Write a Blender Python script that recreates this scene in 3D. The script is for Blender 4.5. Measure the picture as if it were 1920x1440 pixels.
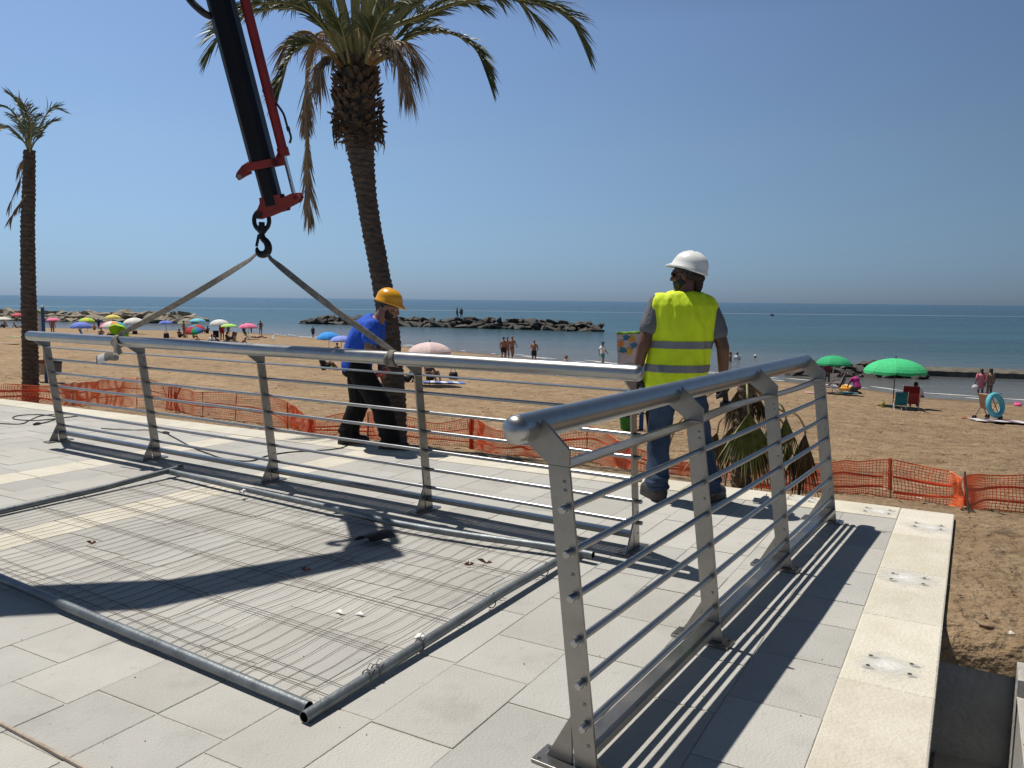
import bpy, math, random
import numpy as np
from mathutils import Vector, Matrix, noise, Euler, Quaternion
R = math.radians
random.seed(7)
for o in list(bpy.data.objects): bpy.data.objects.remove(o)
SC = bpy.context.scene
col = SC.collection

# ------------------------------------------------------------------ camera, world, sun, exposure
F_PX, CAM_H = 1450.0, 1.45                      # focal length in photo pixels, eye height over the promenade
PITCH, ROLL = math.atan(157 / F_PX), 0.0104
fw = Vector((0, math.cos(PITCH), -math.sin(PITCH)))
up0 = Vector((1, 0, 0)).cross(fw)
rt = Vector((1, 0, 0)) * math.cos(ROLL) + up0 * math.sin(ROLL)
up = up0 * math.cos(ROLL) - Vector((1, 0, 0)) * math.sin(ROLL)
EYE = Vector((0, 0, CAM_H))
cam = bpy.data.cameras.new('camera'); cob = bpy.data.objects.new('camera', cam); col.objects.link(cob)
cam.sensor_width = 36; cam.lens = F_PX / 1920 * 36; cam.clip_start = .05; cam.clip_end = 60000
cob.matrix_world = Matrix(((rt.x, up.x, -fw.x, 0), (rt.y, up.y, -fw.y, 0), (rt.z, up.z, -fw.z, CAM_H), (0, 0, 0, 1)))
SC.camera = cob

SUN = Vector((-.329, .277, 1.0)).normalized()   # towards the sun
W = bpy.data.worlds.new('World'); SC.world = W; W.use_nodes = True
nt = W.node_tree; bg = nt.nodes['Background']
sky = nt.nodes.new('ShaderNodeTexSky'); sky.sky_type = 'NISHITA'; sky.sun_disc = False
sky.sun_elevation = math.asin(SUN.z); sky.sun_rotation = math.atan2(SUN.x, SUN.y)
sky.altitude = 0; sky.air_density = 1.0; sky.dust_density = .35; sky.ozone_density = 1.6
# humid summer air: greyer blue towards the horizon, lighter on the side of the sun
tcw = nt.nodes.new('ShaderNodeTexCoord'); sep = nt.nodes.new('ShaderNodeSeparateXYZ'); nt.links.new(tcw.outputs['Generated'], sep.inputs[0])
rz_ = nt.nodes.new('ShaderNodeValToRGB'); nt.links.new(sep.outputs['Z'], rz_.inputs[0])
SKY_STOPS = [(0, (.385, .565, 1.04)), (.03, (.44, .62, 1.02)), (.09, (.63, .76, .98)), (.18, (.85, .93, 1.03)), (.32, (1.0, 1.06, 1.17)), (.50, (.62, .62, .62)), (1, (.46, .45, .43))]  # upper stops, above the view, dimmed to weaken sky fill in the shadows
el_ = rz_.color_ramp.elements
while len(el_) < len(SKY_STOPS): el_.new(.5)
for e, (p, c) in zip(el_, SKY_STOPS): e.position = p; e.color = tuple(x * .8 for x in c) + (1,)
dt = nt.nodes.new('ShaderNodeVectorMath'); dt.operation = 'DOT_PRODUCT'; dt.inputs[1].default_value = (-.765, .644, 0); nt.links.new(tcw.outputs['Generated'], dt.inputs[0])
mr_ = nt.nodes.new('ShaderNodeMapRange'); mr_.inputs[1].default_value = .1; mr_.inputs[2].default_value = .9; mr_.inputs[3].default_value = .76 * 1.25; mr_.inputs[4].default_value = 1.24 * 1.25; nt.links.new(dt.outputs['Value'], mr_.inputs[0])
m1_ = nt.nodes.new('ShaderNodeMix'); m1_.data_type = 'RGBA'; m1_.blend_type = 'MULTIPLY'; m1_.inputs[0].default_value = 1; nt.links.new(sky.outputs[0], m1_.inputs[6]); nt.links.new(rz_.outputs[0], m1_.inputs[7])
m2_ = nt.nodes.new('ShaderNodeMix'); m2_.data_type = 'RGBA'; m2_.blend_type = 'MULTIPLY'; m2_.inputs[0].default_value = 1; nt.links.new(m1_.outputs[2], m2_.inputs[6]); nt.links.new(mr_.outputs[0], m2_.inputs[7])
nt.links.new(m2_.outputs[2], bg.inputs[0]); bg.inputs[1].default_value = .078
sl = bpy.data.lights.new('sun', 'SUN'); sl.energy = 4.5; sl.angle = R(.55); sl.color = (1, .95, .87)
so = bpy.data.objects.new('sun', sl); col.objects.link(so)
so.rotation_euler = (-SUN).to_track_quat('-Z', 'Y').to_euler(); so.location = SUN * 60
SC.view_settings.view_transform = 'Standard'; SC.view_settings.look = 'None'
SC.view_settings.exposure = .08; SC.view_settings.gamma = 1; SC.view_settings.use_curve_mapping = False

def ray(px, py):
    return fw + rt * ((px - 960) / F_PX) - up * ((py - 720) / F_PX)
def at(px, py, Y):                              # the point seen at a photo pixel at distance Y ahead
    d = ray(px, py); return EYE + d * (Y / d.y)
def gp(px, py, z=0.0):                          # the point seen at a photo pixel on a level plane
    d = ray(px, py); return EYE + d * ((z - CAM_H) / d.z)

# ------------------------------------------------------------------ materials
def mat(name, c, rough=.6, metal=0, var=0, vs=6, c2=None, bump=0, bs=40, stretch=None, spec=.5, detail=6, coat=0, sub=0, attr=None, lo=.35, hi=.65):
    m = bpy.data.materials.new(name); m.use_nodes = True; N = m.node_tree.nodes; L = m.node_tree.links
    b = N['Principled BSDF']; c = tuple(c) + (1,)
    b.inputs['Base Color'].default_value = c; b.inputs['Roughness'].default_value = rough
    b.inputs['Metallic'].default_value = metal; b.inputs['Specular IOR Level'].default_value = spec
    b.inputs['Coat Weight'].default_value = coat
    if var or bump or c2:
        tc = N.new('ShaderNodeTexCoord'); mp = N.new('ShaderNodeMapping'); L.new(tc.outputs['Object'], mp.inputs[0])
        if stretch: mp.inputs['Scale'].default_value = stretch
    colout = None
    if var or c2:
        n = N.new('ShaderNodeTexNoise'); n.inputs['Scale'].default_value = vs; n.inputs['Detail'].default_value = detail
        n.inputs['Roughness'].default_value = .65
        L.new(mp.outputs[0], n.inputs[0]); r = N.new('ShaderNodeValToRGB'); L.new(n.outputs[0], r.inputs[0])
        r.color_ramp.elements[0].position = lo; r.color_ramp.elements[1].position = hi
        if c2: a, z = c, tuple(c2) + (1,)
        else: a, z = tuple(x * (1 - var) for x in c[:3]) + (1,), tuple(min(1, x * (1 + var)) for x in c[:3]) + (1,)
        r.color_ramp.elements[0].color = a; r.color_ramp.elements[1].color = z
        colout = r.outputs[0]
    if attr:
        at_ = N.new('ShaderNodeAttribute'); at_.attribute_name = attr
        mx = N.new('ShaderNodeMix'); mx.data_type = 'RGBA'; mx.blend_type = 'MULTIPLY'; mx.inputs[0].default_value = 1
        if colout: L.new(colout, mx.inputs[6])
        else: mx.inputs[6].default_value = c
        L.new(at_.outputs['Color'], mx.inputs[7]); colout = mx.outputs[2]
    if colout: L.new(colout, b.inputs['Base Color'])
    if bump:
        n2 = N.new('ShaderNodeTexNoise'); n2.inputs['Scale'].default_value = bs; n2.inputs['Detail'].default_value = 8
        L.new(mp.outputs[0], n2.inputs[0]); bp = N.new('ShaderNodeBump'); bp.inputs['Strength'].default_value = bump
        bp.inputs['Distance'].default_value = .02
        L.new(n2.outputs[0], bp.inputs['Height']); L.new(bp.outputs[0], b.inputs['Normal'])
    return m

def layer(m, rows, rot=0, sc=(1, 1, 1)):          # darker patches: wear and dirt; on sand also painted footprint shade
    N = m.node_tree.nodes; L = m.node_tree.links; pb_ = N['Principled BSDF']; src = pb_.inputs['Base Color'].links[0].from_socket
    tcs = N.new('ShaderNodeTexCoord'); mpp = N.new('ShaderNodeMapping'); mpp.inputs['Rotation'].default_value = (0, 0, rot); mpp.inputs['Scale'].default_value = sc; L.new(tcs.outputs['Object'], mpp.inputs[0])
    for sc_, lo_, hi_, dk in rows:
        nn_ = N.new('ShaderNodeTexNoise'); nn_.inputs['Scale'].default_value = sc_; nn_.inputs['Detail'].default_value = 7; nn_.inputs['Roughness'].default_value = .62; L.new(mpp.outputs[0], nn_.inputs[0])
        mm_ = N.new('ShaderNodeMapRange'); mm_.inputs[1].default_value = lo_; mm_.inputs[2].default_value = hi_; mm_.inputs[3].default_value = 1; mm_.inputs[4].default_value = dk; L.new(nn_.outputs[0], mm_.inputs[0])
        mx_ = N.new('ShaderNodeMix'); mx_.data_type = 'RGBA'; mx_.blend_type = 'MULTIPLY'; mx_.inputs[0].default_value = 1; L.new(src, mx_.inputs[6]); L.new(mm_.outputs[0], mx_.inputs[7]); src = mx_.outputs[2]
    L.new(src, pb_.inputs['Base Color'])
def smear(name, c, c2, vs):                       # thin smear of plaster: fades out irregularly at its rim
    m = mat(name, c, .9, c2=c2, vs=vs); N = m.node_tree.nodes; L = m.node_tree.links
    a = N.new('ShaderNodeAttribute'); a.attribute_name = 'fade'; tc = N.new('ShaderNodeTexCoord'); n = N.new('ShaderNodeTexNoise'); n.inputs['Scale'].default_value = 45; n.inputs['Detail'].default_value = 5
    L.new(tc.outputs['Object'], n.inputs[0]); ad = N.new('ShaderNodeMath'); ad.operation = 'ADD'; L.new(a.outputs['Fac'], ad.inputs[0]); L.new(n.outputs[0], ad.inputs[1])
    mr = N.new('ShaderNodeMapRange'); mr.inputs[1].default_value = .70; mr.inputs[2].default_value = 1.45; L.new(ad.outputs[0], mr.inputs[0])
    t = N.new('ShaderNodeBsdfTransparent'); mx = N.new('ShaderNodeMixShader'); L.new(mr.outputs[0], mx.inputs[0]); L.new(t.outputs[0], mx.inputs[1]); L.new(N['Principled BSDF'].outputs[0], mx.inputs[2])
    L.new(mx.outputs[0], N['Material Output'].inputs[0]); return m
def steel_mat(name, base, r0, r1):
    m = mat(name, base, (r0 + r1) / 2, 1.0); N = m.node_tree.nodes; L = m.node_tree.links; b = N['Principled BSDF']
    tc = N.new('ShaderNodeTexCoord')
    n = N.new('ShaderNodeTexNoise'); n.inputs['Scale'].default_value = 5; n.inputs['Detail'].default_value = 7
    L.new(tc.outputs['Object'], n.inputs[0])
    mr = N.new('ShaderNodeMapRange'); mr.inputs[1].default_value = .3; mr.inputs[2].default_value = .7
    mr.inputs[3].default_value = r0; mr.inputs[4].default_value = r1; L.new(n.outputs[0], mr.inputs[0]); L.new(mr.outputs[0], b.inputs['Roughness'])
    r = N.new('ShaderNodeValToRGB'); r.color_ramp.elements[0].position = .3; r.color_ramp.elements[1].position = .6
    r.color_ramp.elements[0].color = tuple(x * .84 for x in base) + (1,); r.color_ramp.elements[1].color = tuple(base) + (1,)
    n3 = N.new('ShaderNodeTexNoise'); n3.inputs['Scale'].default_value = 11; n3.inputs['Detail'].default_value = 9; n3.inputs['Roughness'].default_value = .7
    L.new(tc.outputs['Object'], n3.inputs[0]); L.new(n3.outputs[0], r.inputs[0]); L.new(r.outputs[0], b.inputs['Base Color'])
    n2 = N.new('ShaderNodeTexNoise'); n2.inputs['Scale'].default_value = 240; n2.inputs['Detail'].default_value = 3
    mp = N.new('ShaderNodeMapping'); mp.inputs['Scale'].default_value = (1, 1, .08); L.new(tc.outputs['Object'], mp.inputs[0]); L.new(mp.outputs[0], n2.inputs[0])
    bp = N.new('ShaderNodeBump'); bp.inputs['Strength'].default_value = .03; bp.inputs['Distance'].default_value = .001
    L.new(n2.outputs[0], bp.inputs['Height']); L.new(bp.outputs[0], b.inputs['Normal'])
    return m

STEEL = steel_mat('brushed_steel', (.30, .29, .275), .30, .45)
STEEL_TUBE = steel_mat('polished_steel', (.40, .40, .395), .30, .37)
GALV = mat('galvanised_pipe', (.13, .145, .155), .5, .6, c2=(.22, .24, .25), vs=9, bump=.15, bs=60)
WIRE = mat('rusty_wire', (.12, .10, .085), .7, .3, c2=(.24, .21, .185), vs=14)
BLACK = mat('black_rubber', (.012, .012, .013), .55, var=.3)
SLAB = mat('concrete_slab', (.385, .375, .345), .88, c2=(.50, .487, .45), vs=2.2, bump=.35, bs=95, attr='tint', lo=.25, hi=.75)
CREAM = mat('cream_stone', (.57, .53, .435), .85, c2=(.65, .615, .53), vs=5, bump=.4, bs=70, attr='tint')
MORTAR = mat('sandy_joint', (.44, .40, .34), .95, c2=(.54, .505, .44), vs=12, bump=.6, bs=90)
PLASTER = smear('white_plaster', (.62, .61, .58), (.70, .69, .66), 18)
HOLE = mat('drill_hole', (.05, .05, .05), .9)
STAIN = smear('grey_plaster', (.34, .335, .32), (.46, .45, .44), 30)
layer(SLAB, [(.55, .45, .65, .90), (2.6, .56, .66, .90), (14, .62, .70, .86)]); layer(CREAM, [(1.7, .52, .66, .93), (11, .6, .7, .90)])
DARKC = mat('shade_darkened_concrete', (.30, .31, .32), .92, c2=(.40, .41, .415), vs=4, bump=.6, bs=40)  # gutter wall concrete, colour darkened to stand in for shade
CONC = mat('rough_concrete', (.36, .34, .31), .92, c2=(.48, .46, .42), vs=4, bump=.6, bs=40)
ORANGE = mat('orange_net', (.86, .15, .04), .5, c2=(.92, .25, .09), vs=.9)
ORANGE_BAND = mat('orange_band', (.70, .085, .025), .45, var=.2, vs=3)
RUST = mat('rusty_rod', (.11, .06, .04), .8, var=.4)

# ------------------------------------------------------------------ mesh builder
class MB:
    def __init__(s): s.v = []; s.f = []; s.m = []; s.c = []
    def add(s, vs, fs, mi=0, tint=None):
        o = len(s.v); s.v += [tuple(p) for p in vs]
        for f in fs: s.f.append(tuple(i + o for i in f)); s.m.append(mi); s.c.append(tint)
    def box(s, c, d, rot=None, mi=0, tint=None):
        c = Vector(c); h = Vector(d) / 2; vs = []
        for z in (-1, 1):
            for y in (-1, 1):
                for x in (-1, 1):
                    p = Vector((x * h.x, y * h.y, z * h.z)); vs.append(c + (rot @ p if rot else p))
        s.add(vs, [(0, 2, 3, 1), (4, 5, 7, 6), (0, 1, 5, 4), (2, 6, 7, 3), (0, 4, 6, 2), (1, 3, 7, 5)], mi, tint)
    def tube(s, pts, r, seg=10, mi=0, caps=True, flat=1.0, side=None):
        pts = [Vector(p) for p in pts]; n = len(pts)
        if not hasattr(r, '__len__'): r = [r] * n
        t0 = (pts[1] - pts[0]).normalized()
        a = Vector(side) if side is not None else (Vector((0, 0, 1)) if abs(t0.z) < .9 else Vector((1, 0, 0)))
        a = (a - t0 * a.dot(t0)).normalized(); vs = []
        for i, p in enumerate(pts):
            t = (pts[min(i + 1, n - 1)] - pts[max(i - 1, 0)]).normalized()
            if side is not None: a = Vector(side)
            a = a - t * a.dot(t); a.normalize(); b = t.cross(a)
            for k in range(seg):
                w = 2 * math.pi * k / seg; vs.append(p + a * (math.cos(w) * r[i]) + b * (math.sin(w) * r[i] * flat))
        fs = []
        for i in range(n - 1):
            for k in range(seg):
                k2 = (k + 1) % seg; fs.append((i * seg + k, i * seg + k2, (i + 1) * seg + k2, (i + 1) * seg + k))
        if caps: fs.append(tuple(reversed(range(seg)))); fs.append(tuple(range((n - 1) * seg, n * seg)))
        s.add(vs, fs, mi)
    def loft(s, rings, seg=16, mi=0):           # rings: (centre, half axis vector, half axis vector)
        vs = []; n = len(rings)
        for c, a, b in rings:
            for k in range(seg):
                w = 2 * math.pi * k / seg; vs.append(Vector(c) + Vector(a) * math.cos(w) + Vector(b) * math.sin(w))
        fs = []
        for i in range(n - 1):
            for k in range(seg):
                k2 = (k + 1) % seg; fs.append((i * seg + k, i * seg + k2, (i + 1) * seg + k2, (i + 1) * seg + k))
        fs.append(tuple(reversed(range(seg)))); fs.append(tuple(range((n - 1) * seg, n * seg)))
        s.add(vs, fs, mi)
    def cap(s, a, b, ra, rb, seg=10):           # tapered capsule
        a, b = Vector(a), Vector(b); d = (b - a); L = max(d.length, 1e-5); d = d / L
        x = d.orthogonal().normalized(); y = d.cross(x); rings = []
        for k in range(1, 5): w = math.pi / 2 * k / 4; rings.append((a - d * ra * math.cos(w), ra * math.sin(w)))
        for k in range(0, 4): w = math.pi / 2 * k / 4; rings.append((b + d * rb * math.sin(w), rb * math.cos(w)))
        s.loft([(c, x * r, y * r) for c, r in rings], seg)
    def ell(s, c, rx, ry, rz, rot=None, seg=14, mi=0, lat=9):
        c = Vector(c); X = Vector((1, 0, 0)); Y = Vector((0, 1, 0)); Z = Vector((0, 0, 1))
        if rot: X, Y, Z = rot @ X, rot @ Y, rot @ Z
        s.loft([(c - Z * rz * math.cos(math.pi * k / lat), X * rx * math.sin(math.pi * k / lat), Y * ry * math.sin(math.pi * k / lat)) for k in [.12] + list(range(1, lat)) + [lat - .12]], seg, mi)
    def prism(s, poly, org, ax, ay, az, th, mi=0):   # polygon in (ax, ay), thickness th centred along az
        n = len(poly); vs = []
        for q in (-.5, .5): vs += [org + ax * p[0] + ay * p[1] + az * (th * q) for p in poly]
        s.add(vs, [tuple(reversed(range(n))), tuple(range(n, 2 * n))] + [(i, (i + 1) % n, n + (i + 1) % n, n + i) for i in range(n)], mi)
    def mesh(s, name='m'):
        me = bpy.data.meshes.new(name); me.from_pydata(s.v, [], s.f); me.polygons.foreach_set('material_index', s.m)
        if any(c is not None for c in s.c):
            ca = me.color_attributes.new('tint', 'FLOAT_COLOR', 'CORNER'); i = 0
            buf = []
            for f, c in zip(s.f, s.c): buf += list((c or (1, 1, 1)) + (1,)) * len(f)
            ca.data.foreach_set('color', buf)
        me.update(); return me
    def build(s, name, mats, parent=None, smooth=35, bevel=0):
        me = s.mesh(name); return place(name, me, mats, parent, smooth, bevel)

def place(name, me, mats, parent=None, smooth=35, bevel=0):
    for m in (mats if isinstance(mats, (list, tuple)) else [mats]): me.materials.append(m)
    if smooth:
        me.shade_smooth(); me.set_sharp_from_angle(angle=R(smooth))
    ob = bpy.data.objects.new(name, me); col.objects.link(ob)
    if parent: ob.parent = parent
    if bevel:
        b = ob.modifiers.new('bevel', 'BEVEL'); b.width = bevel; b.segments = 2; b.limit_method = 'ANGLE'; b.angle_limit = R(40)
    return ob
def tag(o, label=None, cat=None, group=None, kind=None):
    if label: o['label'] = label
    if cat: o['category'] = cat
    if group: o['group'] = group
    if kind: o['kind'] = kind
    return o
def empty(name, loc=(0, 0, 0), rz=0):
    o = bpy.data.objects.new(name, None); col.objects.link(o); o.location = loc; o.rotation_euler = (0, 0, rz); o.empty_display_size = .2
    return o
def copy_tree(o, parent=None):
    c = o.copy(); col.objects.link(c)
    if parent: c.parent = parent
    for ch in list(o.children): copy_tree(ch, c)
    return c
def spline(P, n=6):
    P = [Vector(p) for p in P]; out = []
    for i in range(len(P) - 1):
        a, b, c, d = P[max(i - 1, 0)], P[i], P[i + 1], P[min(i + 2, len(P) - 1)]
        for k in range(n):
            t = k / n; out.append(.5 * ((2 * b) + (c - a) * t + (2 * a - 5 * b + 4 * c - d) * t * t + (3 * b - a - 3 * c + d) * t ** 3))
    return out + [P[-1]]
def bake(mb, voxel, it=6, fac=.5, post=None):   # union of the builder's solids as one continuous skin
    ob = bpy.data.objects.new('tmp', mb.mesh('tmp')); col.objects.link(ob)
    r = ob.modifiers.new('r', 'REMESH'); r.mode = 'VOXEL'; r.voxel_size = voxel
    if it: q = ob.modifiers.new('s', 'SMOOTH'); q.factor = fac; q.iterations = it
    dg = bpy.context.evaluated_depsgraph_get(); me = bpy.data.meshes.new_from_object(ob.evaluated_get(dg))
    bpy.data.objects.remove(ob)
    if post: post(me)
    return me
def wrinkle(amp, sc, stretch=(1, 1, .45), seed=0):
    def f(me):
        me.update(); nn = [v.normal.copy() for v in me.vertices]
        for v, n in zip(me.vertices, nn):
            p = Vector((v.co.x * stretch[0], v.co.y * stretch[1], v.co.z * stretch[2])) * sc + Vector((seed, seed * 2, 0))
            k = 1 - abs(noise.noise(p)) * 2.2 + .5 * noise.noise(p * 2.3)
            v.co += n * (amp * k)
        me.update()
    return f
# ------------------------------------------------------------------ the setting: promenade, sand, sea
CO = Vector((3.087, 5.251, 0)); LW = Vector((.881, -.473, 0)); LV = Vector((.512, .859, 0)); NR = Vector((.473, .881, 0))
Z = Vector((0, 0, 1))
def lat(a, b, z=0.0): return CO + LW * a + LV * b + Z * z      # promenade lattice: a along the front edge, b towards the sea
SEA_Z = -3.15
_ws = [-400, -117, -105, -80, -59, -3, -.3, 3.9, 20, 60]; _wq = [40, 56.4, 61.8, 68, 60.5, 39.7, 37.3, 37, 33, 30]
def sq(x, y):
    dx, dy = x - CO.x, y - CO.y
    return dx * .881 - dy * .473, dx * .473 + dy * .881
def water_q(s): return float(np.interp(s, _ws, _wq))
_det = LW.x * LV.y - LW.y * LV.x
def ab(x, y):
    dx, dy = x - CO.x, y - CO.y
    return (dx * LV.y - dy * LV.x) / _det, (-dx * LW.y + dy * LW.x) / _det
def sand_z(x, y):
    s, q = sq(x, y)
    if q >= 0:
        k = max(0, 1 - q / 5.7); z0 = -.03 - .05 * max(0, min(s, 12)) * k
        if q < 5.7: return z0 - (1.25 - .03) * (q / 5.7)
        qw = water_q(s); u = (q - 5.7) / (qw - 5.7)
        return -1.25 + (SEA_Z + 1.25) * (u if u < 1 else 1 + (u - 1) * 1.6)
    a, b = ab(x, y)
    if a < -.25 and b < -.25: return -1.6
    if b < -2.02: return -1.4
    z = -.03 - .05 * max(0, min(a, 12))
    return z
def on_sand(px, py):                            # where the line of sight through a photo pixel meets the beach
    d = ray(px, py); d = d / d.y; Y = 2.5
    while Y < 260:
        p = EYE + d * Y
        if p.z < sand_z(p.x, p.y): break
        Y += max(.05, Y * .004)
    return EYE + d * Y
def pxy(p):                                     # photo pixel of a point (used to check the layout)
    v = Vector(p) - EYE; k = v.dot(fw); return 960 + F_PX * v.dot(rt) / k, 720 - F_PX * v.dot(up) / k

def axis_steps(segs):
    out = []
    for a, b, st in segs:
        n = max(1, int(round((b - a) / st))); out += [a + (b - a) * i / n for i in range(n)]
    return out + [segs[-1][1]]
SS = axis_steps([(-420, -120, 20), (-120, -40, 2.5), (-40, -16, .6), (-16, 9, .11), (9, 20, .5), (20, 60, 4)])
QQ = axis_steps([(-9, -.02, .1), (-.02, 12, .1), (12, 24, .25), (24, 42, .4), (42, 76, 1), (76, 130, 9)])
mb = MB(); vs = []; tint = []
for q in QQ:
    for s in SS:
        p = CO + Vector((.881, -.473, 0)) * s + NR * q
        z = sand_z(p.x, p.y); qw = water_q(s); t = 1.0
        if z > -1.3 or q > 0:
            near = 1 if q < 30 else .5
            fade = max(0, min(1, (qw - q) / 8)); a_, b_ = ab(p.x, p.y); fade *= max(.12, min(1, max(a_, b_) / .7)) if q < 1 else 1
            h = .035 * noise.noise(Vector((p.x * .55, p.y * .55, 0))) + .03 * noise.noise(Vector((p.x * 1.7, p.y * 1.7, 3)))
            f = noise.noise(Vector((p.x * 4.2, p.y * 4.2, 7))); h += -.06 * max(0, f - .12) * 2.4 + .012 * noise.noise(Vector((p.x * 9, p.y * 9, 1)))
            z += h * fade * (near if q > .3 or q < 0 else .4)
        d = qw - q + 1.2 * noise.noise(Vector((s * .12, 0, 5)))
        t = (1 - .42 * max(0, min(1, (2.6 - d) / 2.2))) * float(np.interp(s, [-25, -8, 2, 8], [1.22, 1.1, .92, .95]))
        vs.append((p.x, p.y, z)); tint.append(t)
ns = len(SS); fs = [(i * ns + j, i * ns + j + 1, (i + 1) * ns + j + 1, (i + 1) * ns + j) for i in range(len(QQ) - 1) for j in range(ns - 1)]
mb.add(vs, fs); me = mb.mesh('beach')
ca = me.color_attributes.new('tint', 'FLOAT_COLOR', 'POINT'); ca.data.foreach_set('color', [x for t in tint for x in (t, t, t, 1)])
SAND = mat('beach_sand', (.26, .174, .098), .95, c2=(.39, .28, .172), vs=2.2, bump=.9, bs=14, attr='tint', spec=.2, detail=10)
layer(SAND, ((3.1, .57, .68, .50), (9.0, .58, .68, .52), (.35, .35, .7, .80), (1.1, .5, .75, .72)), R(-20), (1, 1.5, 1)); N = SAND.node_tree.nodes  # dark specks of weed and debris, with footprint shadows painted in
for nd in N:
    if nd.type == 'BUMP': nd.inputs['Distance'].default_value = .11
tag(place('sand', me, SAND, None, 60), kind='structure')

# sea: water body colour follows depth
mb = MB(); US = [-1.6 + .04 * i for i in range(81)]; YS = [18, 24, 28, 30, 32, 34, 36, 38, 40, 43, 46, 50, 54, 58, 62, 66, 70, 75, 80, 85, 90, 96, 102, 110, 120, 135, 150, 170, 200, 230, 260, 290, 318, 322, 334, 340, 380, 450, 600, 900, 1500, 3000, 8000, 45000]
vs = []; tint = []
stops = [0, 5, 14, 32, 60, 110, 220, 420, 900, 3000]
cols = np.array([(.135, .118, .098), (.120, .118, .108), (.095, .105, .105), (.046, .080, .086), (.024, .070, .080), (.016, .062, .073), (.012, .048, .066), (.011, .042, .064), (.012, .05, .088), (.014, .05, .085)])
for Y in YS:
    for u in US:
        x = u * Y; s, q = sq(x, Y); d = q - water_q(s) + 6 * noise.noise(Vector((x * .03, Y * .03, 0)))
        c = [float(np.interp(max(d, 0), stops, cols[:, k])) for k in range(3)]
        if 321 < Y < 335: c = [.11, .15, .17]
        vs.append((x, Y, SEA_Z)); tint.append(c)
nu = len(US); mb.add(vs, [(i * nu + j, i * nu + j + 1, (i + 1) * nu + j + 1, (i + 1) * nu + j) for i in range(len(YS) - 1) for j in range(nu - 1)])
me = mb.mesh('sea'); ca = me.color_attributes.new('tint', 'FLOAT_COLOR', 'POINT'); ca.data.foreach_set('color', [x for c in tint for x in (*c, 1)])
SEA = bpy.data.materials.new('sea_water'); SEA.use_nodes = True; N = SEA.node_tree.nodes; L = SEA.node_tree.links; b = N['Principled BSDF']
a_ = N.new('ShaderNodeAttribute'); a_.attribute_name = 'tint'
b.inputs['Roughness'].default_value = .2; b.inputs['IOR'].default_value = 1.33; b.inputs['Specular IOR Level'].default_value = .13
tc = N.new('ShaderNodeTexCoord'); bumps = None
big = N.new('ShaderNodeTexNoise'); mpb = N.new('ShaderNodeMapping'); mpb.inputs['Scale'].default_value = (.011, .05, 1); L.new(tc.outputs['Object'], mpb.inputs[0]); L.new(mpb.outputs[0], big.inputs[0]); big.inputs['Scale'].default_value = 1; big.inputs['Detail'].default_value = 6
rb = N.new('ShaderNodeMapRange'); rb.inputs[1].default_value = .3; rb.inputs[2].default_value = .7; rb.inputs[3].default_value = .62; rb.inputs[4].default_value = 1.22; L.new(big.outputs[0], rb.inputs[0])
mx = N.new('ShaderNodeMix'); mx.data_type = 'RGBA'; mx.blend_type = 'MULTIPLY'; mx.inputs[0].default_value = 1; L.new(a_.outputs['Color'], mx.inputs[6]); L.new(rb.outputs[0], mx.inputs[7]); L.new(mx.outputs[2], b.inputs['Base Color'])
for sc, st, dist in (((.35, .9, 1), .8, .45), ((1.6, 3.2, 1), .8, .12), ((5, 8, 1), .6, .03)):
    mp = N.new('ShaderNodeMapping'); mp.inputs['Scale'].default_value = sc; mp.inputs['Rotation'].default_value = (0, 0, R(-28)); L.new(tc.outputs['Object'], mp.inputs[0])
    n = N.new('ShaderNodeTexNoise'); n.inputs['Scale'].default_value = 1; n.inputs['Detail'].default_value = 4; L.new(mp.outputs[0], n.inputs[0])
    bp = N.new('ShaderNodeBump'); bp.inputs['Strength'].default_value = st; bp.inputs['Distance'].default_value = dist
    L.new(n.outputs[0], bp.inputs['Height'])
    if bumps: L.new(bumps.outputs[0], bp.inputs['Normal'])
    bumps = bp
L.new(bumps.outputs[0], b.inputs['Normal'])
tag(place('sea', me, SEA, None, 0), kind='structure')
mb = MB()                                        # sea bed, so that the water sheet hides nothing hollow
mb.add([(-800, 10, -5.5), (800, 10, -5.5), (800, 500, -5.5), (-800, 500, -5.5)], [(0, 1, 2, 3)])
tag(mb.build('sea_bed', SAND, None, 0), kind='structure')
# thin lines of foam where the water meets the sand
FOAM = mat('foam', (.62, .62, .60), .8, var=.1, vs=8)
mb = MB()
for i in range(70):
    s = random.uniform(-75, 6); q = water_q(s) + random.uniform(-.1, 2.2); ln = random.uniform(.6, 3.0); P = []
    for k in range(9):
        ss = s + ln * (k / 8 - .5); p = CO + Vector((.881, -.473, 0)) * ss + NR * (q + .12 * noise.noise(Vector((ss * 1.5, i, 0))) + (water_q(ss) - water_q(s)))
        P.append((p.x, p.y, SEA_Z + .012))
    mb.tube(P, [.015 + .06 * math.sin(math.pi * k / 8) for k in range(9)], 6, flat=.25, side=(NR.x, NR.y, 0))
tag(mb.build('shore_foam', FOAM), kind='stuff')

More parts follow.
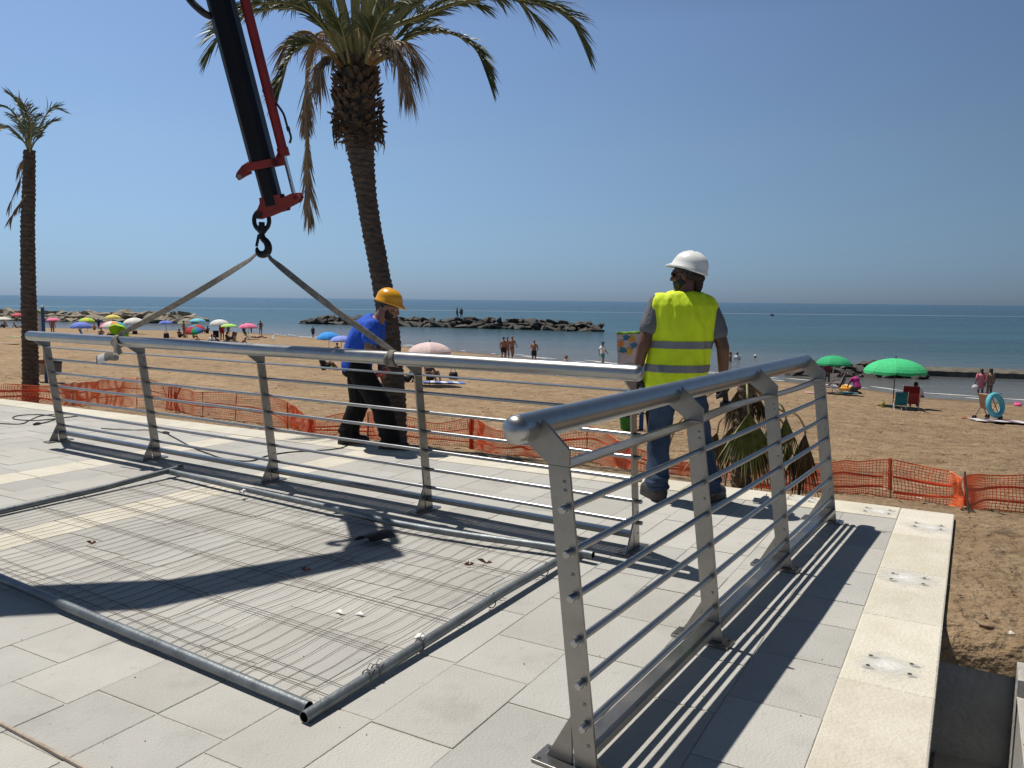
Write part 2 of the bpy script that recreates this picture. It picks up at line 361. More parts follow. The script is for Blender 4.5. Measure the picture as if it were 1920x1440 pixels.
# promenade: mortar bed, slabs in rows, cream kerb stones
mb = MB(); T = .0
def slab(mb, a0, a1, b0, b1, z, ch=.006, th=.05, mi=0, tint=None, jag=0):
    q = [lat(a0, b0), lat(a1, b0), lat(a1, b1), lat(a0, b1)]
    i_ = [lat(a0 + ch, b0 + ch), lat(a1 - ch, b0 + ch), lat(a1 - ch, b1 - ch), lat(a0 + ch, b1 - ch)]
    vs = [p + Z * (z - th) for p in q] + [p + Z * (z - ch * .6) for p in q] + [p + Z * z for p in i_]
    mb.add(vs, [(8, 9, 10, 11), (4, 5, 9, 8), (5, 6, 10, 9), (6, 7, 11, 10), (7, 4, 8, 11), (0, 1, 5, 4), (1, 2, 6, 5), (2, 3, 7, 6), (3, 0, 4, 7)], mi, tint)
RW = .3333
mb.add([lat(-19, -9, -.0035), lat(-.02, -9, -.0035), lat(-.02, -.02, -.0035), lat(-19, -.02, -.0035)], [(0, 1, 2, 3)], 2)
for r in range(1, 55):
    a1 = -RW * r; a0 = a1 - RW; cream = r in (14, 19)
    bb = -RW - random.uniform(0, .3)
    bcur = -RW - .003
    first = True
    while bcur > -8.6:
        ln = random.choice((.33, .42, .44, .5, .5, .56)) if not first else random.uniform(.25, .5); first = False
        g = .90 + random.random() * .16; w_ = random.uniform(-.012, .012)
        jr = .0016; je = .0042
        slab(mb, a0 + jr, a1 - jr, bcur - ln + je, bcur - je, random.uniform(-.0015, .0015), random.uniform(.0014, .0028), mi=1 if cream else 0, tint=(g + w_, g, g - w_) if not cream else (.97, .96, .95))
        bcur -= ln
tag(mb.build('promenade_paving', [SLAB, CREAM, MORTAR], None, 20), kind='structure')
mb = MB()
def kerb_stone(a0, a1, b0, b1, outer):
    g = random.uniform(.93, 1.03); t = (g, g * random.uniform(.985, 1.0), g * random.uniform(.95, 1.0)); j = .002
    slab(mb, a0 + j, a1 - j, b0 + j, b1 - j, .004 + random.uniform(-.001, .002), .006, .10, 0, t)
b_ = 0.0
for i in range(13): kerb_stone(-RW, 0, b_ - .745, b_, 'r') if i else kerb_stone(-RW, 0, -.72, 0, 'r'); b_ -= .745 if i else .72
a_c = -RW
for i in range(26): kerb_stone(a_c - .75, a_c, -RW, 0, 'f'); a_c -= .75
# plinth under the edge, rough
mb.add([lat(-19, -.02, -.1), lat(-.02, -.02, -.1), lat(-.02, -9, -.1), lat(-19, -.02, -1.7), lat(-.02, -.02, -1.7), lat(-.02, -9, -1.7)], [(0, 3, 4, 1), (1, 4, 5, 2)], 1)
tag(mb.build('kerb', [CREAM, CONC], None, 20), kind='structure')
# smears of white plaster with four drilled anchors each, a part of the kerb's surface
mb = MB(); FADE = []
def blob(c, ra, rb, z, mi, seed, n=20, rings=4):
    vs = [c + Z * z]; fd = [1.0]
    for r in range(1, rings + 1):
        for k in range(n):
            w = 2 * math.pi * k / n; q = (1 + .3 * noise.noise(Vector((math.cos(w) * 1.3, math.sin(w) * 1.3, seed)))) * r / rings
            p_ = c + LW * (ra * q * math.cos(w)) + LV * (rb * q * math.sin(w)); pa, pb_ = ab(p_.x, p_.y); ca_, cb_ = ab(c.x, c.y)
            pa = min(-.006, max(-.328, pa)) if ca_ > -.34 else pa; pb_ = min(-.006, pb_) if ca_ > -.34 else min(-.006, max(-.328, pb_))
            vs.append(lat(pa, pb_, z)); fd.append(1 - r / rings if mi != 1 else 1)
    fs = [(0, 1 + k, 1 + (k + 1) % n) for k in range(n)]
    for r in range(rings - 1):
        for k in range(n): a = 1 + r * n; fs.append((a + k, a + n + k, a + n + (k + 1) % n, a + (k + 1) % n))
    mb.add(vs, fs, mi); FADE.extend(fd)
for k, (px, py) in enumerate([(1645, 958), (1740, 987), (1702, 1086), (1668, 1248), (1330, 912), (1500, 935), (955, 857), (905, 852), (640, 818), (500, 801), (1560, 1530)]):
    c = gp(px, py, .004); c.z = 0
    blob(c + LW * random.uniform(-.03, .03) + LV * random.uniform(-.05, .02), random.uniform(.16, .24), random.uniform(.12, .2), .0068, 0, k * 7)
    for sx in (-1, 1):
        for sy in (-1, 1):
            p = c + LW * (.075 * sx) + LV * (.05 * sy)
            blob(p + LW * random.uniform(.0, .02) - LV * random.uniform(.0, .02), random.uniform(.022, .045), random.uniform(.016, .03), .0085, 2, k * 3 + sx, 12); blob(p, .009, .007, .0105, 1, k + sy, 9, 1)
me = mb.mesh('kerb_plaster'); fa = me.attributes.new('fade', 'FLOAT', 'POINT'); fa.data.foreach_set('value', FADE)
tag(place('kerb_plaster', me, [PLASTER, HOLE, STAIN], None, 0), kind='structure')
# loose grit on the slabs
mb = MB()
for i in range(170):
    a, b = random.uniform(-5.5, -.4), random.uniform(-5.2, -.4); r = random.uniform(.0012, .0036)
    c = lat(a, b, .001 + r * .4); vs = [c + Vector((math.cos(w) * r * random.uniform(.7, 1.3), math.sin(w) * r * random.uniform(.7, 1.3), 0)) for w in (0, 1.2, 2.4, 3.6, 4.9)] + [c + Z * r]
    mb.add(vs, [(0, 1, 5), (1, 2, 5), (2, 3, 5), (3, 4, 5), (4, 0, 5)])
tag(mb.build('grit', mat('grit', (.13, .11, .09), .9, var=.5), None, 0), kind='stuff')

# sunk gutter beside the promenade edge, a low kerb and a side path
mb = MB(); fl = -.62; A0 = .27
mb.add([lat(-.02, -13, fl - .02), lat(A0, -13, fl - .02), lat(A0, -2.1, fl - .02), lat(-.02, -2.1, fl - .02)], [(0, 1, 2, 3)], 1)
for j in range(24):
    b1 = -2.10 - .42 * j; g = random.uniform(.85, 1.02); slab(mb, .0, A0 - .01, b1 - .414, b1 - .006, fl, .005, .03, 0, (g, g, g))
for i in range(16):
    for j in range(24):
        a0 = A0 + .02 + .46 * i; b1 = -2.35 - .4 * j - (.2 if i % 2 else 0); g = random.uniform(.9, 1.02)
        slab(mb, a0 + .004, a0 + .456, b1 - .396, b1 - .004, -.19, .005, .45 if i == 0 else .05, 0, (g, g, g))
mb.add([lat(A0 + .02, -13, -.2), lat(9, -13, -.2), lat(9, -2.3, -.2), lat(A0 + .02, -2.3, -.2)], [(0, 1, 2, 3)], 1)
tag(mb.build('lower_path', [SLAB, MORTAR], None, 20), kind='structure')
mb = MB(); n_ = 70; vs = []
for k in range(n_ + 1):
    a = A0 + .02 + 9 * k / n_; w = lambda sd: .012 * noise.noise(Vector((a * 4, sd, 0)))
    vs += [lat(a, -2.32 + w(1), -.7), lat(a, -2.32 + w(2), -.125 + w(3)), lat(a, -2.06 + w(4), -.085 + w(5)), lat(a, -1.84, -.06 - .05 * a), lat(a, -1.83, -.7)]
mb.add(vs, [(5 * k + i, 5 * k + 5 + i, 5 * k + 6 + i, 5 * k + 1 + i) for k in range(n_) for i in range(4)] + [(0, 1, 2, 3, 4)])
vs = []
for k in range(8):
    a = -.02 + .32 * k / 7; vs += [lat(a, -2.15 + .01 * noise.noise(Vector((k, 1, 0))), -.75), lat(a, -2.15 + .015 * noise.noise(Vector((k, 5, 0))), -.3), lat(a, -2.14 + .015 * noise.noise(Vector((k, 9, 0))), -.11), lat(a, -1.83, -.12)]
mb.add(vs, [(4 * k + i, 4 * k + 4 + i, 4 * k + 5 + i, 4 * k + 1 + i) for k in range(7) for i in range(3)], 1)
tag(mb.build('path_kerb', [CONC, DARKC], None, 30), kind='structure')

mb = MB(); vs = []; n_ = 90
for k in range(n_ + 1):                          # lip of sand spilling over the gutter wall
    a = -.02 + 9 * k / n_; w = lambda sd, f=5: noise.noise(Vector((a * f, sd, 0)))
    dz = -.05 * max(0, a); vs += [lat(a, -2.18 + .02 * w(1), -.17 + .02 * w(2) + dz * .6), lat(a, -2.165 + .02 * w(1), -.075 + .02 * w(3) + dz), lat(a, -2.10 + .02 * w(4), -.035 + .012 * w(5) + dz), lat(a, -1.95, -.026 + .01 * w(6) + dz), lat(a, -1.75, -.06 + dz)]
mb.add(vs, [(5 * k + i, 5 * k + 5 + i, 5 * k + 6 + i, 5 * k + 1 + i) for k in range(n_) for i in range(4)])
me = mb.mesh('sand_lip'); ca = me.color_attributes.new('tint', 'FLOAT_COLOR', 'POINT'); ca.data.foreach_set('color', [.95, .95, .95, 1] * len(vs))
tag(place('sand_lip', me, SAND, None, 60), kind='structure')
# bits of weed, twigs and shell strewn over the sand
mb = MB(); rng = random.Random(11)
for i in range(1900):
    if i < 260: a, b = rng.uniform(.06, 3.2), rng.uniform(-1.95, 2.5); p = lat(a, b)
    else: q = 4 + 26 * rng.random() ** 1.4; s_ = rng.uniform(-34, 14); p = CO + Vector((.881, -.473, 0)) * s_ + NR * q
    z = sand_z(p.x, p.y); r = rng.uniform(.004, .013) if i < 260 else rng.uniform(.012, .055); w = rng.uniform(0, 6.28); d = Vector((math.cos(w), math.sin(w), 0)); e = Vector((-d.y, d.x, 0)); h = rng.uniform(.25, .7)
    P = [p + d * (r * 1.6 * rng.uniform(.7, 1.3)), p + e * (r * h), p - d * (r * 1.6 * rng.uniform(.7, 1.3)), p - e * (r * h)]
    vs = [Vector((v.x, v.y, z + .012)) for v in P] + [Vector((p.x, p.y, z + .014 + r * rng.uniform(.1, .3)))]
    mb.add(vs, [(0, 1, 4), (1, 2, 4), (2, 3, 4), (3, 0, 4)], 0 if rng.random() < .86 else 1)
tag(mb.build('beach_litter', [mat('dry_weed', (.045, .03, .018), .95, var=.5, vs=3), mat('shell_bits', (.5, .44, .36), .8, var=.3)], None, 0), kind='stuff')
# ------------------------------------------------------------------ steel railings
H1, O1, H2, O2 = .951, .119, 1.059, .230          # post top height and lean, handrail height and offset
ROD_Z = [.157, .288, .420, .555, .690, .824]
RIV_Z = [.09, .22, .62, .877, .903]
X, Y_ = Vector((1, 0, 0)), Vector((0, 1, 0))
def railing(loc, ang, n, sp, sg, label, full):
    root = empty('steel_railing', loc, ang); tag(root, label, 'railing', 'steel railings waiting on the promenade')
    L = sp * (n - 1); nn = Y_ * sg; O = Vector((0, 0, 0))
    lean = lambda z: O1 * z / H1 - .015
    mb = MB(); x0, x1 = -.075, L + .075; r = .046; rings = []
    c = lambda x: Vector((x, O2 * sg, H2))
    for k in range(6):
        w = math.pi / 2 * k / 5; rings.append((x0 - .032 * math.cos(w), r * .97 * math.sin(w) if k else .002))
    rings += [(x0 + .004, r * .985), (x0 + .0045, r), (x1 - .0045, r), (x1 - .004, r * .985)]
    for k in range(6):
        w = math.pi / 2 * k / 5; rings.append((x1 + .032 * math.sin(w), r * .97 * math.cos(w) if k < 5 else .002))
    mb.loft([(c(x), Y_ * q, Z * q) for x, q in rings], 36)
    mb.build('handrail', STEEL_TUBE, root, 30)
    mb = MB()
    for i in range(n - 1):                        # flat bar under the handrail, slightly bowed between posts
        m_ = 8; sag = [.0, -.012, .008, .015][i % 4] if full else 0; vs = []
        for k in range(m_ + 1):
            u = k / m_; x = .007 + sp * i + (sp - .014) * u; z = H1 - .004 - sag * math.sin(math.pi * u)
            for dy in (-.034, .034):
                for dz in (-.0035, .0035): vs.append((x, (O1 + dy) * sg, z + dz))
        fs = [(0, 1, 3, 2), (4 * m_, 4 * m_ + 2, 4 * m_ + 3, 4 * m_ + 1)]
        for k in range(m_):
            o = 4 * k; fs += [(o, o + 4, o + 5, o + 1), (o + 2, o + 3, o + 7, o + 6), (o + 1, o + 5, o + 7, o + 3), (o, o + 2, o + 6, o + 4)]
        mb.add(vs, fs)
    mb.build('top_bar', STEEL, root, 0)
    for z in ROD_Z:
        mb = MB(); mb.tube([(-.03, lean(z) * sg, z), (L + .03, lean(z) * sg, z)], .0118, 14); mb.build('rod', STEEL_TUBE, root, 40)
    mb = MB()
    for i in range(n - 1): mb.box((sp * (i + .5), .004 * sg, .080), (sp - .013, .070, .028))
    mb.build('bottom_tube', STEEL, root, 0, .003)
    for i in range(n):
        x = sp * i; org = Vector((x, 0, 0)); hw = .037
        mb = MB(); mb.prism([(-hw, .012), (hw + .004, .012), (O1 + hw, H1), (O1 - hw, H1)], org, nn, Z, X, .012)
        post = mb.build('post', STEEL, root, 0, .0012)
        mb = MB(); mb.prism([(O1 - hw, H1 + .0005), (O1 + hw, H1 + .0005), (O2 + .030, H2 - .033), (O2 + .012, H2 - .042), (O2 - .012, H2 - .044), (O2 - .034, H2 - .026), (O2 - .047, H2 + .006), (O2 - .047, H2 + .034), (O1 - hw, H1 + .052)], org, nn, Z, X, .012)
        mb.build('bracket', STEEL, post, 0, .0012)
        mb = MB(); mb.prism([(-.075, .0), (.175, .0), (.175, .011), (-.075, .011)], org, nn, Z, X, .10)
        for dy in (-.055, .155):
            for dx in (-.033, .033): mb.tube([org + nn * dy + X * dx + Z * .0105, org + nn * dy + X * dx + Z * .0118], .007, 10, 1)
        mb.build('base_plate', [STEEL, BLACK], post, 0, .0015)
        mb = MB(); mb.prism([(hw + .005 + .01, .0115), (.145, .0115), (.06, .17), (hw + .021, .17)], org, nn, Z, X, .010)
        mb.build('gusset', STEEL, post, 0, .001)
        if i in (0, n - 1):
            s_ = -1 if i == 0 else 1
            for z in ROD_Z:
                mb = MB(); y = lean(z) * sg
                mb.tube([(x + s_ * .006, y, z), (x + s_ * .009, y, z)], .0155, 16); mb.tube([(x + s_ * .009, y, z), (x + s_ * .034, y, z), (x + s_ * .037, y, z)], [.0122, .0122, .009], 16)
                mb.build('stud', STEEL_TUBE, post, 40)
        for z in RIV_Z:
            for s_ in ((-1,) if full else (1,)):
                mb = MB(); y = lean(z) * sg; mb.tube([(x + s_ * .006, y, z), (x + s_ * .008, y, z), (x + s_ * .0092, y, z)], [.0075, .007, .004], 12)
                mb.tube([(x + s_ * .0088, y, z), (x + s_ * .0098, y, z)], .0022, 8, 1)
                mb.build('rivet', [STEEL, BLACK], post, 40)
    return root
RB, RA, RSP = Vector((.245, 2.245, .0)), .976, 1.125
LB, LA, LSP = Vector((-4.507, 7.676, .0)), -.552, 1.542
railing(RB + Z * .001, RA, 4, RSP, 1, 'short brushed steel railing on four posts standing nearest, running out to the kerb corner', True)
railing(LB + Z * .001, LA, 5, LSP, -1, 'long brushed steel railing on five posts tied to the crane straps', False)
LT = Vector((math.cos(LA), math.sin(LA), 0)); LN = Vector((LT.y, -LT.x, 0))
def on_rail(s): return LB + LT * s + LN * O2 + Z * H2

# ------------------------------------------------------------------ lorry crane, its hook and the two lifting straps
BOOM = mat('dark_boom_paint', (.003, .0035, .007), .45, var=.3, vs=4, spec=.25)
RED = mat('red_crane_paint', (.13, .006, .006), .45, c2=(.27, .012, .010), vs=5)
CHROME = mat('chrome_rod', (.75, .76, .78), .12, 1.0)
HOOK = mat('black_hook_steel', (.018, .018, .02), .42, .6, var=.4, vs=20)
B0 = at(512, 380, 5.74); T0 = at(413, 0, 5.5); D0 = (T0 - B0).normalized()
SXv = (rt - D0 * rt.dot(D0)).normalized(); SYv = D0.cross(SXv)
def bl(x, y, z): return B0 + SXv * x + SYv * y + D0 * z     # boom frame: x to the right, z up along the boom
Rb = Matrix((SXv, SYv, D0)).transposed()
crane = empty('loader_crane', (-7.6, 4.2, 0)); tag(crane, 'dark boom of a lorry crane with red cylinder, coming down from the top edge', 'crane')
KO = Vector((7.6, -4.2, 0))
def cb(mb, name, m, parent=crane, **k):
    mb.v = [tuple(Vector(p) + KO) for p in mb.v]; return mb.build(name, m, parent, **k)
def hexbox(mb, z0, z1, wx, wy, mi=0, cx=0, cy=0, ch=.22):
    P = [(-1, -1 + ch * 2), (-1 + ch * 2, -1), (1 - ch * 2, -1), (1, -1 + ch * 2), (1, 1 - ch), (1 - ch, 1), (-1 + ch, 1), (-1, 1 - ch)]
    vs = [bl(cx + p[0] * wx, cy + p[1] * wy, z) for z in (z0, z1) for p in P]; n = 8
    mb.add(vs, [tuple(reversed(range(n))), tuple(range(n, 2 * n))] + [(i, (i + 1) % n, n + (i + 1) % n, n + i) for i in range(n)], mi)
LB_ = 1.74
mb = MB(); hexbox(mb, -.02, .34, .062, .072); cb(mb, 'inner_boom', BOOM, bevel=.004, smooth=0)
mb = MB(); hexbox(mb, .27, LB_, .080, .092); cb(mb, 'outer_boom', BOOM, bevel=.005, smooth=0)
mb = MB(); mb.box(bl(.0, -.1, .27), (.19, .016, .055), Rb); mb.box(bl(0, .1, .27), (.19, .016, .055), Rb); mb.box(bl(-.088, 0, .27), (.016, .2, .055), Rb); mb.box(bl(.088, 0, .27), (.016, .2, .055), Rb)
mb.prism([(-.098, .04), (-.098, -.045), (-.14, -.055), (-.20, -.075), (-.215, -.045), (-.20, -.02), (-.15, .02)], bl(0, 0, .27), SXv, D0, SYv, .03)
mb.prism([(.10, .03), (.10, -.03), (.155, -.03), (.175, .06), (.20, .06), (.20, .09), (.15, .09)], bl(0, 0, .27), SXv, D0, SYv, .03)
cl = cb(mb, 'collar', RED, bevel=.003, smooth=0)
mb = MB(); mb.tube([bl(-.185, -.017, .22), bl(-.185, .017, .22)], .016, 14); mb.v = [tuple(Vector(p) + KO) for p in mb.v]; mb.build('lug_pin', STEEL, cl)
mb = MB(); mb.tube([bl(.165, 0, .30), bl(.165, 0, LB_ - .3)], .034, 18); mb.tube([bl(.165, 0, .30), bl(.165, 0, .36)], .041, 18); mb.tube([bl(.165, 0, .74), bl(.165, 0, .76)], .038, 18); cb(mb, 'cylinder', RED, smooth=40)
mb = MB(); mb.tube([bl(.165, 0, .02), bl(.165, 0, .32)], .015, 14); cb(mb, 'piston_rod', CHROME)
mb = MB(); mb.tube(spline([bl(.20, 0, .66), bl(.235, -.01, .58), bl(.24, -.01, .5), bl(.245, 0, .42), bl(.225, 0, .38)], 6), .008, 8); mb.tube([bl(.24, -.005, .49), bl(.243, -.005, .46)], .013, 8); cb(mb, 'hydraulic_hose', BLACK)
mb = MB(); mb.tube(spline([bl(-.16, 0, 1.62), bl(-.21, -.03, 1.52), bl(-.19, -.05, 1.40), bl(-.12, -.06, 1.30), bl(-.08, -.03, 1.27)], 8), .024, 10); cb(mb, 'hose_bundle', BLACK)
# end fitting: red lugged plates across the boom tip
mb = MB()
for y in (-.062, .062):
    mb.prism([(-.075, .015), (-.10, -.02), (-.135, -.05), (-.125, -.09), (-.085, -.10), (.04, -.075), (.09, -.075), (.10, -.055), (.19, -.03), (.215, .0), (.20, .035), (.165, .04), (.08, .02), (.075, .05), (-.07, .05)], bl(0, y, 0), SXv, D0, SYv, .016)
mb.box(bl(0, 0, .005), (.145, .112, .02), Rb)
mb.tube([bl(.185, -.07, .008), bl(.185, .07, .008)], .018, 14, 0)
ef = cb(mb, 'end_fitting', RED, bevel=.002, smooth=0)
mb = MB(); mb.tube([bl(-.105, -.085, -.065), bl(-.105, .085, -.065)], .026, 16); mb.v = [tuple(Vector(p) + KO) for p in mb.v]; mb.build('hook_pin', HOOK, ef)
# upper part of the crane, above and left of the picture
E0 = bl(0, 0, LB_ - .05); E1 = gp(300, 1113) - Vector((.329, -.277, -1)) * 4.0; E2 = gp(0, 1127) - Vector((.329, -.277, -1)) * 4.25; E2 = E1 + (E2 - E1) * ((-7.6 - E1.x) / (E2.x - E1.x))
mb = MB(); mb.tube([bl(0, -.12, LB_ - .06), bl(0, .12, LB_ - .06)], .09, 20); mb.box(bl(0, 0, LB_), (.26, .16, .3), Rb); cb(mb, 'elbow', RED, bevel=.01, smooth=30)
mb = MB(); mb.tube([E0 + Vector((.12, 0, .12)), E1, E2], [.14, .205, .23], 4, side=(0, 0, 1)); cb(mb, 'main_boom', BOOM, smooth=0, bevel=.01)
mb = MB(); mb.tube([E1 + Vector((-.8, 0, .24)), E2 + Vector((.6, 0, .1))], .07, 14); cb(mb, 'lift_cylinder', RED)
mb = MB(); mb.tube([(-7.6, E2.y, .0), (-7.6, E2.y, .5)], .38, 20); mb.tube([(-7.6, E2.y, .5), (-7.6, E2.y, E2.z + .12)], [.23, .2], 20); cb(mb, 'column', RED, smooth=30)
# hook
hp = bl(-.105, 0, -.065)
hk = empty('crane_hook', tuple(hp)); tag(hk, 'black swivel hook hanging from the red boom tip by an oval link', 'hook')
def hb(mb, name, m): mb.v = [tuple(Vector(p) - hp) for p in mb.v]; return mb.build(name, m, hk)
mb = MB(); P = []
for k in range(28):
    w = 2 * math.pi * k / 28; P.append(hp + rt * (.055 * math.cos(w)) + Z * (-.046 + .072 * math.sin(w)))
mb.tube(P + [P[0], P[1]], .0165, 10, caps=False); hb(mb, 'link', HOOK)
zc = -.112
mb = MB(); mb.tube([hp + Z * (zc + .055), hp + Z * (zc + .03), hp + Z * (zc + .028), hp + Z * (zc - .012), hp + Z * (zc - .03)], [.022, .022, .034, .036, .02], 16); mb.tube([hp + Z * (zc - .02), hp + Z * (zc - .055)], .017, 12); hb(mb, 'swivel', HOOK)
mb = MB(); P = [(0, -.145), (.007, -.175), (.031, -.20), (.044, -.232), (.039, -.268), (.010, -.290), (-.02, -.286), (-.037, -.264), (-.039, -.238)]
mb.tube(spline([hp + rt * x + Z * z for x, z in P], 5), [.020 + .008 * math.sin(math.pi * min(1, k / 40)) - (.013 * max(0, (k - 30) / 10)) for k in range(41)], 12); hb(mb, 'hook_body', HOOK)
mb = MB(); mb.prism([(-.012, -.142), (-.03, -.147), (-.05, -.230), (-.036, -.235)], hp, rt, Z, fw, .02); hb(mb, 'safety_latch', HOOK)
STRAP = mat('lifting_webbing', (.17, .15, .125), .85, c2=(.30, .27, .23), vs=30, bump=.4, bs=160)
STRAP_T = mat('strap_tag', (.70, .70, .68), .6)
hs = hp + Z * -.272
def strap(s, off, label):
    rp = on_rail(s); st = empty('lifting_strap', tuple(hs)); tag(st, label, 'strap', 'lifting straps on the crane hook')
    ax = LT; mb = MB(); top = rp + Z * .05
    P = [hs + rt * off + Z * (.012 + .02 * noise.noise(Vector((s, 0, 0))))]
    for k in range(1, 15):
        u = k / 14; p = hs.lerp(top, u); p.z -= .02 * math.sin(math.pi * u); P.append(p)
    P[0] = hs + rt * off
    wd = [.016, .022, .034] + [.036] * 9 + [.034, .030, .026]
    n = len(P); vs = []
    for i, p in enumerate(P):                    # a doubled flat band, twisted a little on its way
        t = (P[min(i + 1, n - 1)] - P[max(i - 1, 0)]).normalized(); sd = t.cross(fw).normalized(); tw = .5 * math.sin(i * .35 + s)
        sd = (Quaternion(t, tw) @ sd); nn = t.cross(sd)
        for layer in (-1, 1):
            for e in (-1, 1):
                vs.append(p - hs + sd * (wd[i] * .62 * e) + nn * (.0045 * layer)); vs.append(p - hs + sd * (wd[i] * .62 * e) + nn * (.0012 * layer))
    fs = []
    for i in range(n - 1):
        a, b2 = i * 8, i * 8 + 8
        for o in (0, 4): fs += [(a + o, a + o + 2, b2 + o + 2, b2 + o), (a + o + 3, a + o + 1, b2 + o + 1, b2 + o + 3), (a + o + 1, a + o, b2 + o, b2 + o + 1), (a + o + 2, a + o + 3, b2 + o + 3, b2 + o + 2)]
    mb.add(vs, fs); mb.build('band', STRAP, st, 30)
    mb = MB()
    for j, o in enumerate((-.016, .004, .02)):   # turns choked round the handrail
        P = []
        for k in range(25):
            w = 2 * math.pi * k / 24; P.append(rp - hs + ax * (o + .014 * math.sin(w + j)) + LN * (math.cos(w) * .052) + Z * (math.sin(w) * .052))
        mb.tube(P, .0135, 6, flat=.35, side=tuple(ax))
    mb.build('choke_loop', STRAP, st, 40)
    return st
s1 = strap(1.395, -.028, 'webbing strap from hook to left part of long handrail, white tag on its loose end')
rp = on_rail(1.395)
mb = MB(); P = spline([rp + LN * .05 + Z * .02 + LT * .01, rp + LN * .07 - Z * .05 + LT * .08, rp + LN * .075 - Z * .12 + LT * .10, rp + LN * .09 - Z * .125 - LT * .0, rp + LN * .10 - Z * .15 - LT * .10], 6)
mb.tube([p - hs for p in P], .038, 8, flat=.14, side=(0, .25, 1)); mb.build('loose_end', STRAP, s1, 40)
q = P[-3] - hs; e = P[-1] - hs; d = (e - q).normalized()
mb = MB(); mb.tube([q - d * .02, e + d * .05], .040, 8, flat=.18, side=(0, .25, 1)); mb.tube([e + d * .05, e + d * .062], .041, 8, 1, flat=.2, side=(0, .25, 1)); mb.build('tag', [STRAP_T, BLACK], s1, 40)
strap(4.50, .028, 'webbing strap from hook down to handrail beside the man in blue')

# ------------------------------------------------------------------ site fence panel lying on the slabs
PA, PB, PC, PD = gp(590, 1333, .024), gp(1085, 1036, .024), gp(318, 890, .024), Vector((-3.66, 4.44, .024))
pn = empty('fence_panel', (PA.x, PA.y, 0)); tag(pn, 'site fence panel of grey pipes and rusty wire lying flat on the slabs', 'fence panel')
PO = Vector((PA.x, PA.y, 0))
def pb(mb, name, m, **k): mb.v = [tuple(Vector(p) - PO) for p in mb.v]; return mb.build(name, m, pn, **k)
def pipe(P, r=.0215, hollow=True):
    mb = MB(); mb.tube(P, r, 18, caps=False); mb.tube(list(reversed(P)), r * .86, 18, 1, caps=False)
    for e, o in ((P[0], P[1]), (P[-1], P[-2])):
        d = (Vector(e) - Vector(o)).normalized(); a = d.orthogonal().normalized(); b2 = d.cross(a); n = 18
        vs = [Vector(e) + (a * math.cos(2 * math.pi * k / n) + b2 * math.sin(2 * math.pi * k / n)) * q for q in (r, r * .86) for k in range(n)]
        mb.add(vs, [(k, (k + 1) % n, n + (k + 1) % n, n + k) for k in range(n)])
        c = [Vector(e) - d * .06 + (a * math.cos(2 * math.pi * k / n) + b2 * math.sin(2 * math.pi * k / n)) * r * .86 for k in range(n)]
        mb.add(c, [tuple(range(n))], 1)
    return mb
dAB = (PB - PA).normalized(); up1 = Z * .045
pb(pipe([PA - dAB * .05 + Z * .0, PA.lerp(PB, .3) + Z * .012, PA.lerp(PB, .6) + Z * .03, PB + dAB * .14 + Z * .018]), 'frame_pipe', [GALV, BLACK])
dAD = (PD - PA).normalized()
pb(pipe([PA + dAD * .03 + Z * .004, PA.lerp(PD, .35) + Z * .012, PA.lerp(PD, .7) + Z * .02, PD]), 'frame_pipe', [GALV, BLACK])
m1, m2, m3 = gp(460, 917, .05), gp(846, 999, .05), gp(936, 1012, .05)
pb(pipe(spline([PC + (PC - m1).normalized() * .03 + Z * .03, m1, gp(632, 955, .05), gp(722, 977, .05), m2, m3, gp(1037, 1026, .05), gp(1112, 1041, .05)], 4)), 'frame_pipe', [GALV, BLACK])
pb(pipe([PC + (PC - PD).normalized() * .12 + Z * .04, PC.lerp(PD, .3) + Z * .01, PD + (PD - PC).normalized() * .06]), 'frame_pipe', [GALV, BLACK])
def pz(u, v):                                    # u along A-D, v along A-B
    far = PD.lerp(PC, v); near = PA.lerp(PB, v)
    if v > .9: pass
    p = near.lerp(far, u); p.z = .004 + .007 * (0.5 + .5 * noise.noise(Vector((u * 3, v * 3, 0)))) * math.sin(math.pi * min(1, max(0, v)))
    return p
mb = MB()
for i in range(44):
    u = .012 + .976 * i / 43; P = []
    ph = random.uniform(-.004, .004)
    for k in range(21):
        v = k / 20; w = .0026 * math.sin(v * 9.5 * math.pi + .4) + .006 * noise.noise(Vector((v * 3, i * .35, 4)))
        p = pz(u + ph * .5 + w * .9 + .004 * noise.noise(Vector((i, v * 2, 9))), v); p.z += .002 * math.sin(v * 19 + i) ; P.append(p)
    mb.tube(P, .00125, 5)
for v, g in ((.06, .0), (.10, .012), (.235, .0), (.25, .01), (.43, 0), (.445, .012), (.60, 0), (.617, .01), (.77, 0), (.785, .012), (.90, 0)):
    P = []
    for k in range(26):
        u = k / 25; P.append(pz(u, v + .006 * noise.noise(Vector((u * 4, v * 30, 0)))) + Z * .003)
    mb.tube(P, .0017, 5)
pb(mb, 'wire_mesh', WIRE)
for t_, r_ in ((.13, .0245), (.155, .0245), (.285, .0245), (.55, .0245), (.8, .0245)):
    c = PA.lerp(PB, t_) + Z * .012; mb = MB()
    for j in range(2):
        P = []
        for k in range(15):
            w = 2 * math.pi * k / 14; P.append(c + dAB * (.006 * j + .004 * math.sin(w)) + Z * (math.sin(w) * r_) + Vector((dAB.y, -dAB.x, 0)) * (math.cos(w) * r_))
        mb.tube(P, .0017, 5)
    mb.tube([c + Z * .026, c + Z * .045 + dAB * .02, c + Z * .03 + dAB * .04], .0015, 5)
    pb(mb, 'wire_tie', WIRE)

